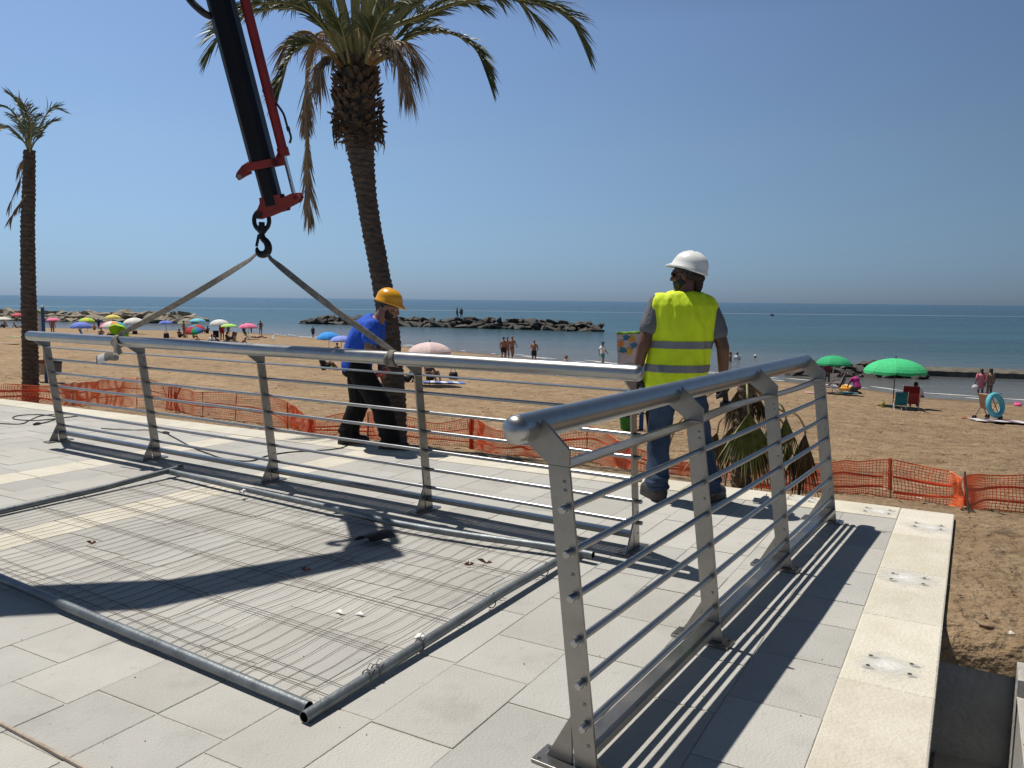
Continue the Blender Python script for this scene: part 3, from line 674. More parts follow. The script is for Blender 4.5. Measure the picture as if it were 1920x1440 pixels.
# ------------------------------------------------------------------ small things on the slabs
def on_slab(px, py, z=0.0): return gp(px, py, z)
TIN = mat('bent_tin', (.05, .045, .045), .45, .5, var=.5, vs=8)
c = gp(697, 1016, .005); mb = MB(); vs = []; n = 14
for i in range(2):
    for j in (0, 1):
        for k in range(n + 1):
            w = math.pi * (.05 + .8 * k / n); rr = (.055 if j == 0 else .052) * (1 + .2 * i)
            vs.append(Vector((c.x, c.y, .012)) + LT * (-math.cos(w) * rr * 1.25 + .05 * i) + LN * (.075 - .15 * i) + Z * (math.sin(w) * rr * .9))
m_ = n + 1; fs = []
for k in range(n):
    fs += [(k, k + 1, 2 * m_ + k + 1, 2 * m_ + k), (m_ + k + 1, m_ + k, 3 * m_ + k, 3 * m_ + k + 1), (k + 1, k, m_ + k, m_ + k + 1), (2 * m_ + k, 2 * m_ + k + 1, 3 * m_ + k + 1, 3 * m_ + k)]
fs += [(0, 2 * m_, 3 * m_, m_), (n, m_ + n, 3 * m_ + n, 2 * m_ + n)]
mb.add(vs, fs); tag(mb.build('pipe_shell', TIN, None, 50), 'curved dark half shell of a pipe lying on the wire mesh', 'debris')
PAPER = mat('white_paper', (.75, .73, .70), .8, var=.08)
for i, (px, py, l, w_, a, lab) in enumerate([(637, 1147, .026, .009, -.4, 'torn white scrap on wire mesh, the left one of a pair'), (676, 1151, .024, .008, -.2, 'torn white scrap on wire mesh, the right one of a pair'), (790, 1192, .028, .012, .3, 'pale torn scrap caught against the right pipe of the fence panel'), (455, 922, .006, .028, .3, 'pale plastic strip hung over the far pipe of fence panel')]):
    c = gp(px, py, .010 if i < 3 else .055); mb = MB(); P = spline([Vector((-l, 0, -.006)), Vector((-l * .3, .006, .004)), Vector((l * .4, -.004, .001)), Vector((l, .004, -.006))], 4)
    mb.tube(P, [w_ * (.4 + .6 * math.sin(math.pi * (k + 1) / (len(P) + 1))) for k in range(len(P))], 8, flat=.12, side=(0, 1, .2)); o = mb.build('paper_scrap', PAPER); o.location = c; o.rotation_euler = (0, 0, a); tag(o, lab, 'scrap')
LEAF = mat('dry_leaf', (.22, .09, .05), .8, var=.4, vs=20)
for i, (px, py, s_, lab) in enumerate([(912, 1056, .05, 'reddish dry leaf on the wire mesh near the right pipe'), (575, 1070, .03, 'small reddish dry leaf at the edge of the crane shadow on mesh'), (173, 1020, .03, 'small dry leaf on the mesh beyond the cream slab band'), (880, 1060, .028, 'pale curled leaf bit beside the reddish leaf')]):
    c = gp(px, py, .012); mb = MB()
    for j in range(4):
        w = random.uniform(0, 6.3); d = Vector((math.cos(w), math.sin(w), random.uniform(.1, .7))); P = [Vector((0, 0, 0)), d * s_ * .5 + Z * .006, d * s_]
        mb.tube(P, [.003, .009, .001], 6, flat=.2)
    o = mb.build('dry_leaf', LEAF); o.location = c; tag(o, lab, 'leaf')
WOOD = mat('weathered_lath', (.40, .31, .23), .8, c2=(.62, .52, .42), vs=10, stretch=(1, 1, 1), bump=.3)
a_, b2 = gp(-25, 1343, .007), gp(165, 1444, .007); mb = MB(); d = b2 - a_
P = [a_ - d * .3, a_, a_ + d * .3 + Vector((.003, 0, 0)), a_ + d * .6, b2, b2 + d * .4]
mb.tube(P, .009, 6, flat=.6); tag(mb.build('wooden_lath', WOOD, None, 20), 'thin weathered wooden lath along a joint at bottom left corner', 'lath')
CAB = mat('black_cable', (.015, .015, .016), .5)
def cable(pts, label, r=.005, plug=None):
    P = spline([gp(*p, r + .0015) if len(p) == 2 else p[2] for p in pts], 8); o0 = P[0].copy(); o0.z = 0
    root = empty('power_cable', tuple(o0)); tag(root, label, 'cable')
    mb = MB(); mb.tube([p - o0 for p in P], r, 7); mb.build('cord', CAB, root)
    if plug is not None:
        for pl in plug:
            p = P[pl] - o0; q = P[pl - 1 if pl else 1] - o0; d = (p - q).normalized(); mb = MB(); mb.tube([p, p + d * .04, p + d * .045, p + d * .09], [.014, .021, .023, .017], 10); mb.build('plug', CAB, root)
cable([(-30, 792), (35, 795), (55, 788), (80, 779), (125, 776), (148, 779), (120, 783), (70, 788), (28, 786), (30, 780), (70, 777), (108, 782), (92, 790), (75, 794)], 'black cable looped on the slabs at the far left', .006, [-1])
cable([(190, 803), (240, 806), (275, 806), (306, 811)], 'short black cable behind the long railing ending at the plug', .005, [-1])
cable([(312, 812), (330, 822), (360, 838), (395, 852), (425, 861), (470, 864), (500, 855), (540, 848), (590, 845), (625, 842), (650, 836), (672, 818), (0, 0, at(673, 800, 7.6)), (0, 0, at(675, 760, 7.6)), (0, 0, at(690, 720, 7.5))], 'long black cable from the plug behind the railing to the man in blue', .006)
# ------------------------------------------------------------------ palms
TRUNK = mat('palm_trunk', (.055, .043, .034), .95, c2=(.145, .118, .095), vs=9, bump=.7, bs=30, stretch=(1, 1, 2.5))
BOOT = mat('palm_boots', (.06, .042, .03), .95, c2=(.16, .115, .08), vs=14, bump=.6, bs=35)
FROND = mat('palm_leaf', (.075, .095, .035), .5, c2=(.15, .165, .075), vs=3)
FROND_DRY = mat('dry_palm_leaf', (.20, .13, .075), .75, c2=(.34, .25, .16), vs=4)
RACHIS = mat('palm_stalk', (.20, .20, .075), .5, c2=(.30, .29, .13), vs=5)
RACHIS_DRY = mat('dry_palm_stalk', (.30, .19, .08), .6, c2=(.38, .26, .12), vs=5)
def trunk_mesh(path, rads, pitch, saw, seg=26, seed=0):
    P = spline(path, 10); rr = [float(np.interp(i / 10, range(len(rads)), rads)) for i in range(len(P))]
    d = [0]
    for a, b in zip(P, P[1:]): d.append(d[-1] + (b - a).length)
    L = d[-1]; step = pitch / 5; n = int(L / step); mb = MB(); vs = []
    for i in range(n + 1):
        z = L * i / n; k = max(0, min(len(P) - 2, int(np.searchsorted(d, z)) - 1)); u = (z - d[k]) / (d[k + 1] - d[k])
        c = P[k].lerp(P[k + 1], u); r = rr[k] * (1 - u) + rr[k + 1] * u
        for j in range(seg):
            w = 2 * math.pi * j / seg
            ph = z / pitch + .5 * (j % 4 in (1, 2)) * 0 + .35 * noise.noise(Vector((math.cos(w) * 2.2, math.sin(w) * 2.2, z * 3 + seed))) + w / (2 * math.pi)
            f = ph - math.floor(ph)
            q = r * (1 + saw * (f ** 1.6 - .45) + .07 * noise.noise(Vector((math.cos(w) * 5, math.sin(w) * 5, z * 14 + seed))))
            vs.append(c + Vector((math.cos(w) * q, math.sin(w) * q, 0)))
    mb.add(vs, [(i * seg + j, i * seg + (j + 1) % seg, (i + 1) * seg + (j + 1) % seg, (i + 1) * seg + j) for i in range(n) for j in range(seg)] + [tuple(range(n * seg, n * seg + seg))])
    return mb
def frond_mesh(pts, ll, base_w, n=54, dry=False, start=.22, seed=0, droop=.35, vee=.5):
    rng = random.Random(seed); P = spline(pts, 8); d = [0]
    for a, b in zip(P, P[1:]): d.append(d[-1] + (b - a).length)
    L = d[-1]; mb = MB()
    mb.tube(P, [base_w * (1 - .88 * (x / L) ** .7) + .002 for x in d], 6, 1, flat=.55)
    mb2 = MB()
    def pos(z):
        k = max(0, min(len(P) - 2, int(np.searchsorted(d, z)) - 1)); u = (z - d[k]) / max(1e-6, d[k + 1] - d[k]); return P[k].lerp(P[k + 1], u), (P[k + 1] - P[k]).normalized()
    for i in range(n):
        u = start + (1 - start) * (i + rng.random() * .6) / n; c, t = pos(u * L)
        side = t.cross(Z)
        if side.length < .15: side = t.cross(Vector((.3, 1, .1)))
        side.normalize(); upv = side.cross(t).normalized()
        ln = ll * (math.sin(math.pi * min(1, .18 + .82 * (1 - abs(2 * (u - start) / (1 - start) - .85) / 1.2))) * .75 + .25) * rng.uniform(.8, 1.1)
        for s in (-1, 1):
            a = rng.uniform(.45, .8) if u < .9 else rng.uniform(.15, .4)
            v = rng.uniform(vee - .25, vee + .25)
            dr = (t * math.cos(a) + (side * s * math.cos(v) + upv * math.sin(v)) * math.sin(a)).normalized()
            if dry: dr = (dr * .6 + t * .5 + Vector((rng.uniform(-.3, .3), rng.uniform(-.3, .3), -.5))).normalized()
            g = -Z * (ln * droop * rng.uniform(.5, 1.3)); w = (.010 if ll < .45 else .0125) * rng.uniform(.8, 1.2) if not dry else .010
            wv = dr.cross(t).normalized() if not dry else side
            wv = (wv + Vector((rng.uniform(-.5, .5), rng.uniform(-.5, .5), rng.uniform(-.5, .5)))).normalized() * w
            q = [c + dr * (ln * x) + g * (x * x) for x in (0, .35, .7, 1)]
            vs = [q[0] - wv * .5, q[0] + wv * .5, q[1] - wv, q[1] + wv, q[2] - wv * .75, q[2] + wv * .75, q[3]]
            mb.add(vs, [(0, 1, 3, 2), (2, 3, 5, 4), (4, 5, 6)], 0)
    return mb
def frond(root, pts, ll, bw, n=54, dry=False, **k):
    mb = frond_mesh([Vector(p) - root.location for p in pts], ll, bw, n, dry, **k)
    o = mb.build('frond', [FROND_DRY, RACHIS_DRY] if dry else [FROND, RACHIS], root, 0)
    if dry: o['label'] = 'dry brown frond'
    return o
# large date palm behind the man in blue
YP = 11.6; PK = YP / 10.2
tp = [at(x, y, YP) for x, y in [(752, 900), (741, 830), (739, 760), (734, 690), (727, 600), (711, 505), (697, 430), (686, 360), (677, 290), (672, 235), (669, 185), (668, 135), (670, 112)]]
base = tp[0].copy(); base.z = sand_z(base.x, base.y)
tp[0] = base - Z * .1
palm = empty('palm_tree', tuple(base)); tag(palm, 'tall date palm with shaggy boss and big crown rising behind the man in blue', 'palm tree')
mb = trunk_mesh([p - base for p in tp], [PK * x for x in (.168, .162, .158, .152, .138, .130, .129, .133, .170, .225, .235, .21, .15)], .085, .13)
mb.build('trunk', TRUNK, palm, 60)
mb = MB(); rng = random.Random(3)                # shaggy boss of cut leaf bases
for i in range(430):
    u = rng.random(); w = rng.uniform(0, 6.283); c = tp[8].lerp(tp[11], u) if u > .0 else tp[8]
    y = 268 - u * 158; c = at(float(np.interp(y, [110, 135, 185, 235, 290], [670, 668, 669, 672, 677])), y, YP)
    r = float(np.interp(u, [0, .12, .3, .6, .85, 1], [.19 * PK, .30 * PK, .34 * PK, .32 * PK, .27 * PK, .20 * PK])); o = Vector((math.cos(w), math.sin(w), 0))
    p = c + o * (r * .8) - base; dn = (o * rng.uniform(.35, .8) + Z * (rng.uniform(.2, .9) if u > .35 else rng.uniform(-1, .4))).normalized()
    ln = rng.uniform(.07, .15); tg = Vector((-o.y, o.x, 0)); q = [p, p + dn * ln * .6, p + dn * ln]
    mb.tube(q, [.045, .038, rng.uniform(.008, .024)], 6, flat=.4, side=tuple(tg))
for i in range(90):                              # fibres hanging from it
    w = rng.uniform(0, 6.283); y = rng.uniform(205, 262); c = at(float(np.interp(y, [135, 185, 235, 290], [668, 669, 672, 677])), y, YP); o = Vector((math.cos(w), math.sin(w), 0)); p = c + o * .33 - base
    mb.tube([p, p + o * .04 - Z * .08, p + o * .02 - Z * rng.uniform(.14, .26)], [.012, .009, .002], 4, flat=.3)
mb.build('leaf_bases', BOOT, palm, 40)
CT = at(671, 118, YP)
def P_(*l): return [at(x, y, YP + dy) for x, y, dy in l]
frond(palm, P_((690, 118, -.1), (725, 60, -.3), (790, 30, -.5), (880, 0, -.7), (985, 0, -.8), (1060, 28, -.8), (1090, 75, -.8)), .52, .055, 120, seed=1, start=.2)
frond(palm, P_((698, 122, .0), (730, 95, .1), (785, 62, .2), (845, 62, .3), (890, 90, .3), (912, 138, .3)), .46, .048, 100, seed=2, start=.25)
frond(palm, P_((694, 120, -.2), (718, 92, -.5), (745, 78, -.7), (765, 90, -.8), (775, 120, -.8)), .55, .04, 70, True, seed=3)
frond(palm, P_((690, 118, -.3), (705, 85, -.7), (728, 70, -1.0), (742, 88, -1.2), (748, 122, -1.2)), .55, .04, 64, True, seed=33)
frond(palm, P_((640, 122, 0), (610, 95, .1), (578, 82, .2), (548, 100, .2), (530, 140, .2), (522, 172, .2)), .48, .048, 90, seed=4, start=.3)
frond(palm, P_((638, 124, -.2), (612, 92, -.3), (590, 84, -.4), (579, 115, -.45), (573, 200, -.45), (576, 300, -.45), (578, 392, -.45)), .46, .045, 140, True, seed=5, start=.33, droop=.2)
frond(palm, P_((645, 118, .1), (600, 40, .3), (545, 15, .5), (480, 22, .6), (425, 50, .7), (396, 92, .7)), .50, .048, 100, seed=6, start=.25)
frond(palm, P_((648, 118, -.2), (615, 60, -.6), (570, 15, -.9), (500, 5, -1.2), (430, 30, -1.3)), .50, .048, 90, seed=7, start=.25)
frond(palm, P_((642, 120, .2), (610, 85, .4), (580, 60, .6), (556, 62, .8), (535, 85, .9)), .55, .04, 76, True, seed=8)
frond(palm, P_((700, 118, .3), (745, 70, .8), (800, 20, 1.2), (850, 0, 1.5), (900, 10, 1.7)), .50, .048, 90, seed=9, start=.25)
for i in range(26):                              # the upright heart of the crown
    az = i * 2.39996; e = R(62 + 24 * ((i * 7) % 26) / 26); L = random.uniform(2.9, 3.7); p = CT + Vector((math.cos(az) * .16, math.sin(az) * .16, -.05)); pts = [p]; n = 6
    for k in range(n):
        u = (k + 1) / n; ee = e - R(58 + 22 * (i % 3)) * u ** 1.7
        p = p + Vector((math.cos(az) * math.cos(ee), math.sin(az) * math.cos(ee), math.sin(ee))) * (L / n); pts.append(p)
    frond(palm, pts,   .52, .062, 84, seed=20 + i, start=.38 if i % 4 else .30)
for k, (a_, b_, c_, d_) in enumerate([((700, 120, -.2), (735, 105, -.6), (755, 115, -.8), (762, 150, -.9)), ((642, 122, -.2), (618, 108, -.6), (603, 112, -.8), (598, 140, -.9)), ((696, 118, .3), (728, 84, .7), (760, 78, .9), (782, 100, 1.0)), ((650, 116, .4), (625, 70, .8), (600, 60, 1.1), (585, 85, 1.2)), ((686, 116, -.4), (700, 60, -.9), (722, 20, -1.2), (750, 5, -1.4)), ((655, 116, -.4), (640, 50, -.9), (615, 10, -1.2), (590, 0, -1.4))]):
    frond(palm, P_(a_, b_, c_, d_), .5, .04, 60, k < 4, seed=200 + k, start=.3)
for i in range(7):                               # fruit stalks left from last year
    az = 2.2 + i * .9; mb = MB()
    for k in range(9):
        w = az + random.uniform(-.35, .35); o = Vector((math.cos(w), math.sin(w), 0)); p = CT - base + Vector((math.cos(az), math.sin(az), 0)) * .35 + Z * .25
        ln = random.uniform(.25, .5); mb.tube(spline([CT - base + o * .1, p, p + o * ln * .6 + Z * .03, p + o * ln - Z * random.uniform(.1, .4)], 3), [.007, .006, .006, .005, .005, .004, .004, .003, .003, .002], 4)
    mb.build('fruit_stalk', RACHIS_DRY, palm, 40)
# slender palm at the left
YL = 14.0
tl = [at(x, y, YL) for x, y in [(57, 800), (57, 752), (57, 690), (55, 600), (53, 520), (52, 430), (54, 350), (55, 282)]]
bl_ = tl[0].copy(); bl_.z = sand_z(bl_.x, bl_.y); tl[0] = bl_ - Z * .1
pl2 = empty('palm_tree', tuple(bl_)); tag(pl2, 'slim date palm with a small tuft of fronds at the left edge', 'palm tree')
trunk_mesh([p - bl_ for p in tl], [.15, .14, .135, .128, .12, .114, .104, .094], .085, .16, 22, 5).build('trunk', TRUNK, pl2, 60)
def L_(*l): return [at(x, y, YL + dy) for x, y, dy in l]
for k, (pts, ll, n) in enumerate([(((54, 285, 0), (45, 250, .1), (30, 215, .2), (5, 200, .3), (-15, 205, .3)), .40, 34), (((55, 285, 0), (50, 240, -.1), (40, 205, -.2), (25, 183, -.2)), .42, 36), (((56, 285, 0), (54, 240, .1), (50, 210, .2), (40, 190, .3)), .36, 30),
        (((57, 285, 0), (66, 255, -.1), (80, 225, -.2), (95, 205, -.2), (106, 204, -.2)), .34, 34), (((56, 285, 0), (68, 262, .2), (88, 235, .4), (100, 228, .5)), .3, 26), (((57, 285, 0), (60, 250, .3), (64, 225, .6), (70, 215, .8)), .3, 24),
        (((54, 285, 0), (40, 258, -.3), (18, 240, -.5), (0, 245, -.6)), .36, 30), (((55, 285, 0), (48, 250, .4), (35, 225, .8), (20, 215, 1.0)), .34, 26), (((56, 285, -.1), (58, 245, -.4), (56, 215, -.8), (50, 200, -1.0)), .34, 28)]):
    frond(pl2, L_(*pts), ll, .02, n, seed=70 + k, start=.25)
for k, pts in enumerate([((49, 310, 0), (42, 325, 0), (33, 350, 0), (18, 384, 0)), ((48, 365, -.1), (40, 378, -.1), (28, 395, -.1), (20, 408, -.1)), ((50, 290, 0), (40, 305, .1), (34, 318, .1))]):
    frond(pl2, L_(*pts), .24, .015, 16, True, seed=90 + k, start=.3)

# low fan palm behind the front kerb
FAN = mat('fan_leaf', (.15, .18, .045), .5, c2=(.29, .31, .115), vs=14); FAN_DRY = mat('dry_fan_leaf', (.15, .105, .05), .8, c2=(.30, .235, .14), vs=12)
YF = 6.75
fb = at(1392, 900, YF); fb.z = sand_z(fb.x, fb.y)
fp = empty('fan_palm', tuple(fb)); tag(fp, 'low fan palm with drooping green and dead brown leaves beyond the kerb', 'fan palm')
tf = [fb - Z * .1, at(1390, 860, YF), at(1392, 800, YF), at(1396, 745, YF), at(1400, 705, YF)]
trunk_mesh([p - fb for p in tf], [.09, .085, .08, .075, .06], .07, .25, 18, 9).build('trunk', BOOT, fp, 60)
def fan(hub, stalk, dirv, spread, ln, n, dry, seed, face=None, lab=None):
    rng = random.Random(seed); mb = MB(); d = Vector(dirv).normalized(); nrm = Vector(face or (-.15, -1, .1)).normalized(); sd = d.cross(nrm).normalized(); nrm = sd.cross(d)
    hub = Vector(hub) - fb; tips = []
    for i in range(n):
        w = spread * (2 * (i + .5) / n - 1); dd = d * math.cos(w) + sd * math.sin(w); l = ln * (1 - .22 * abs(w / spread)) * rng.uniform(.9, 1.05)
        h = spread / n * 1.0; split = rng.uniform(.5, .62)
        e0 = d * math.cos(w - h) + sd * math.sin(w - h); e1 = d * math.cos(w + h) + sd * math.sin(w + h)
        fold = nrm * .012; dp = -Z * .0
        a = hub; m0 = hub + e0 * l * split + nrm * .016 * (-1 if not dry else -1.6); m1 = hub + e1 * l * split + nrm * .016 * (-1 if not dry else -1.6); mc = hub + dd * l * split + fold
        jit = Vector((rng.uniform(-.05, .05), rng.uniform(-.05, .05), rng.uniform(-.06, .02))) * (l * (1.6 if dry else .8)); tip = hub + dd * l + jit - Z * l * (.10 if dry else .03)
        mb.add([a, m0, mc, m1, tip], [(0, 1, 2), (0, 2, 3), (1, 4, 2), (2, 4, 3)])
    S = [Vector(p) - fb for p in stalk]; mb.tube(spline(S, 6), .009, 6, 1)
    o = mb.build('leaf', [FAN_DRY if dry else FAN, RACHIS_DRY if dry else RACHIS], fp, 0)
    if lab: o['label'] = lab
A = lambda x, y, dy=0: at(x, y, YF + dy)
top = A(1400, 712)
fan(A(1404, 774, -.25), [top, A(1401, 735, -.2), A(1402, 756, -.25), A(1404, 776, -.25)], (.02, -.1, -1), .62, .64, 22, False, 1, lab='large yellow green hanging fan leaf')
fan(A(1474, 782, -.1), [top, A(1440, 745, 0), A(1465, 760, -.1), A(1474, 784, -.1)], (.03, 0, -1), .42, .46, 14, False, 2)
fan(A(1510, 812, .0), [top, A(1462, 768, .1), A(1492, 776, .05), A(1508, 800, 0), A(1510, 814, 0)], (-.05, 0, -1), .40, .72, 16, True, 3)
fan(A(1480, 828, .25), [top, A(1450, 770, .2), A(1475, 805, .25), A(1480, 830, .25)], (.05, .1, -1), .35, .5, 14, True, 4)
fan(A(1372, 800, .1), [top, A(1385, 760, .1), A(1375, 785, .1), A(1372, 802, .1)], (-.15, 0, -1), .55, .6, 16, True, 5)
fan(A(1345, 810, .3), [top, A(1370, 770, .2), A(1350, 790, .3), A(1345, 812, .3)], (-.25, .1, -1), .5, .56, 14, True, 6)
fan(A(1415, 815, .2), [top, A(1410, 770, .2), A(1414, 816, .2)], (.1, .1, -1), .5, .62, 16, True, 7)
fan(A(1440, 800, .35), [top, A(1430, 760, .3), A(1440, 802, .35)], (.15, .1, -1), .5, .62, 14, True, 8)
fan(A(1255, 835, .25), [top, A(1330, 740, .3), A(1275, 790, .25), A(1253, 838, .25)], (-.35, 0, -1), .35, .42, 12, True, 9)
for k, (x, y, dx) in enumerate([(1385, 730, -.3), (1412, 728, .25), (1398, 722, 0), (1420, 745, .35), (1378, 748, -.2), (1405, 745, .1)]):
    fan(A(x, y, -.05 + .08 * (k % 3)), [top, A((x + 1400) / 2, y - 14), A(x, y)], (dx, -.1, -1), .35, .34, 10, True, 20 + k)

# ------------------------------------------------------------------ orange barrier net on the sand
def net(name, samples, label, breaks=(), sw=.0046):
    pts = []
    for px, yb, yt in samples:
        b0 = on_sand(px, yb); t0 = at(px + 1.5, yt, b0.y - .04); pts.append((b0, t0))
    root = empty(name, tuple(pts[0][0])); tag(root, label, 'barrier net', 'orange barrier nets along the sand'); O = pts[0][0]
    B = spline([p[0] - O for p in pts], 24); T = spline([p[1] - O for p in pts], 24)
    d = [0]
    for a, b in zip(B, B[1:]): d.append(d[-1] + (b - a).length)
    nx = int(d[-1] / .047); ny = 13; G_ = []
    for i in range(nx + 1):
        z = d[-1] * i / nx; k = max(0, min(len(B) - 2, int(np.searchsorted(d, z)) - 1)); u = (z - d[k]) / max(1e-6, d[k + 1] - d[k])
        b, t = B[k].lerp(B[k + 1], u), T[k].lerp(T[k + 1], u); rowp = []
        for j in range(ny + 1):
            v = j / ny; p = b.lerp(t, v); w = math.sin(math.pi * v)
            p += NR * (.10 * w * noise.noise(Vector((z * .9, v * 1.5, 2))) + .05 * noise.noise(Vector((z * 2.5, v * 3, 6)))) + LW * (.045 * w * noise.noise(Vector((z * 1.3, v * 2, 11)))) + Z * (.035 * noise.noise(Vector((z * 1.6, v * 2.5, 15))) + .01)
            rowp.append(p)
        G_.append(rowp)
    mb = MB()
    def strand(p, q, w):
        t = (q - p).normalized(); s_ = Vector((t.z * .2, -1, 0)); n1 = t.cross(s_).normalized() * w; n2 = Vector((0, .002, 0))
        mb.add([p - n1 - n2, p + n1 - n2, p + n1 + n2, p - n1 + n2, q - n1 - n2, q + n1 - n2, q + n1 + n2, q - n1 + n2], [(0, 4, 5, 1), (1, 5, 6, 2), (2, 6, 7, 3), (3, 7, 4, 0)])
    for i in range(nx + 1):
        if any(a < d[-1] * i / nx < b for a, b in breaks): continue
        for j in range(ny + 1):
            if i < nx: strand(G_[i][j], G_[i + 1][j], sw if j not in (0, ny) else .009)
            if j < ny: strand(G_[i][j], G_[i][j + 1], sw)
    mb.build('net', ORANGE, root, 0)
    rng = random.Random(len(samples))
    for jj, (j0, sl) in enumerate([(7, 1.6), (4, -1.5)]):   # denser woven bands, crumpled
        mb = MB(); P = []
        for i in range(0, nx + 1, 3):
            v = j0 + sl * math.sin(i * .012 + jj * 2) + .8 * noise.noise(Vector((i * .02, jj, 0))); j = int(max(0, min(ny - 1, v))); p = G_[i][j].lerp(G_[i][j + 1], max(0, min(1, v - j))) - NR * .012; P.append(p)
        mb.tube(P, [(.011 if sw < .0045 else .016) + .012 * max(0, noise.noise(Vector((k * .12, jj, 3)))) for k in range(len(P))], 6, flat=.2, side=(0, 0, 1)); mb.build('band', ORANGE_BAND, root, 40)
    return root, pts
def stake(root, px, yb, yt, lean=0, r=.008, m=None):
    b = on_sand(px, yb); t = at(px + lean, yt, b.y); o = root.location; mb = MB(); mb.tube([b - o - Z * .1, t - o], r, 7); mb.build('stake', m or RUST, root)
def bunch(root, px, yb, yt, wpx, lean=0):         # net gathered round its stake
    b = on_sand(px, yb); t = at(px + lean, yt, b.y); o = root.location; mb = MB(); rng = random.Random(int(px))
    for k in range(16):
        x = rng.uniform(-.5, .5) * wpx / F_PX * b.y; P = [b - o + Vector((x * rng.uniform(.2, 1), rng.uniform(-.03, .03), .01)), (b + t) / 2 - o + Vector((x * .5, rng.uniform(-.05, .03), 0)), t - o + Vector((x * rng.uniform(.2, 1.2), rng.uniform(-.03, .03), rng.uniform(-.04, .03)))]
        mb.tube(P, rng.uniform(.005, .011), 5, flat=.4)
    mb.build('gathered_net', ORANGE_BAND, root, 40)
nl, _ = net('barrier_net', [(-40, 748, 720), (30, 753, 722), (110, 761, 722), (180, 764, 716), (256, 764, 710), (318, 768, 725), (375, 781, 736), (440, 789, 736), (500, 797, 742), (540, 804, 757), (585, 812, 785), (640, 818, 776), (700, 824, 773)], 'sagging orange barrier net left of the man in blue, on rusty stakes', sw=.0032)
for a in ((256, 762, 706, 1), (330, 775, 718, 0), (380, 784, 735, 0), (440, 789, 733, 4), (540, 806, 754, -1)): stake(nl, *a[:3], lean=a[3])
for a in ((322, 772, 722, 40), (585, 812, 785, 22)): bunch(nl, *a)
nm, _ = net('barrier_net', [(690, 824, 774), (760, 830, 780), (820, 836, 795), (884, 842, 784), (920, 850, 805), (960, 855, 812), (1010, 858, 818), (1070, 862, 806), (1110, 868, 802), (1150, 876, 822), (1190, 884, 842), (1250, 890, 862), (1310, 894, 868), (1360, 900, 862), (1430, 908, 862)], 'orange barrier net between the man in blue and the fan palm', sw=.0038)
for a in ((884, 844, 781, 0), (1100, 868, 799, 1), (690, 832, 775, 0)): stake(nm, *a[:3], lean=a[3])
bunch(nm, 884, 843, 784, 14)
nr, _ = net('barrier_net', [(1400, 912, 866), (1480, 920, 868), (1560, 925, 868), (1620, 929, 865), (1668, 934, 863)], 'short orange barrier net right of the railing end')
stake(nr, 1671, 936, 860); bunch(nr, 1669, 920, 862, 10)
nr2, _ = net('barrier_net', [(1674, 934, 864), (1715, 938, 873), (1750, 944, 881), (1785, 950, 887), (1803, 955, 898)], 'orange barrier net panel sloping down to a leaning grey stake')
nr3, _ = net('barrier_net', [(1812, 955, 893), (1850, 957, 891), (1890, 959, 890), (1940, 962, 888)], 'orange barrier net running out of the right edge')
stake(nr3, 1820, 962, 884, -11, .010, GALV); bunch(nr3, 1812, 950, 894, 16)

# ------------------------------------------------------------------ boulders of the three breakwaters
ROCK_L = mat('pale_boulder', (.17, .145, .11), .9, c2=(.37, .32, .245), vs=1.2, bump=.5, bs=6); ROCK_D = mat('dark_boulder', (.035, .033, .032), .85, c2=(.105, .095, .08), vs=.9, bump=.5, bs=6)
import bmesh
def rock_mesh(seed, m):
    rng = random.Random(seed); bm = bmesh.new()
    for k in range(11):
        v = Vector((rng.gauss(0, 1), rng.gauss(0, 1), rng.gauss(0, 1))).normalized() * rng.uniform(.85, 1.05); bm.verts.new((v.x * .78, v.y * .5, v.z * .30))
    r = bmesh.ops.convex_hull(bm, input=bm.verts); bmesh.ops.delete(bm, geom=[g for g in r['geom_interior'] if isinstance(g, bmesh.types.BMVert)], context='VERTS')
    bmesh.ops.bevel(bm, geom=list(bm.edges), offset=.018, segments=1, affect='EDGES')
    me = bpy.data.meshes.new('boulder'); bm.to_mesh(me); bm.free(); me.materials.append(m); return me
RM = {m: [rock_mesh(i + (50 if m is ROCK_D else 0), m) for i in range(7)] for m in (ROCK_L, ROCK_D)}
nrock = 0
def boulder(p, s, m, rng, label, group, flatten=1):
    global nrock; nrock += 1
    o = bpy.data.objects.new('boulder', rng.choice(RM[m])); col.objects.link(o); o.location = p; o.scale = (s * rng.uniform(.85, 1.25), s * rng.uniform(.85, 1.2), s * rng.uniform(.75, 1.15) * flatten)
    o.rotation_euler = (rng.uniform(-.3, .3), rng.uniform(-.32, .32), rng.uniform(0, 6.28)); tag(o, label, 'boulder', group)
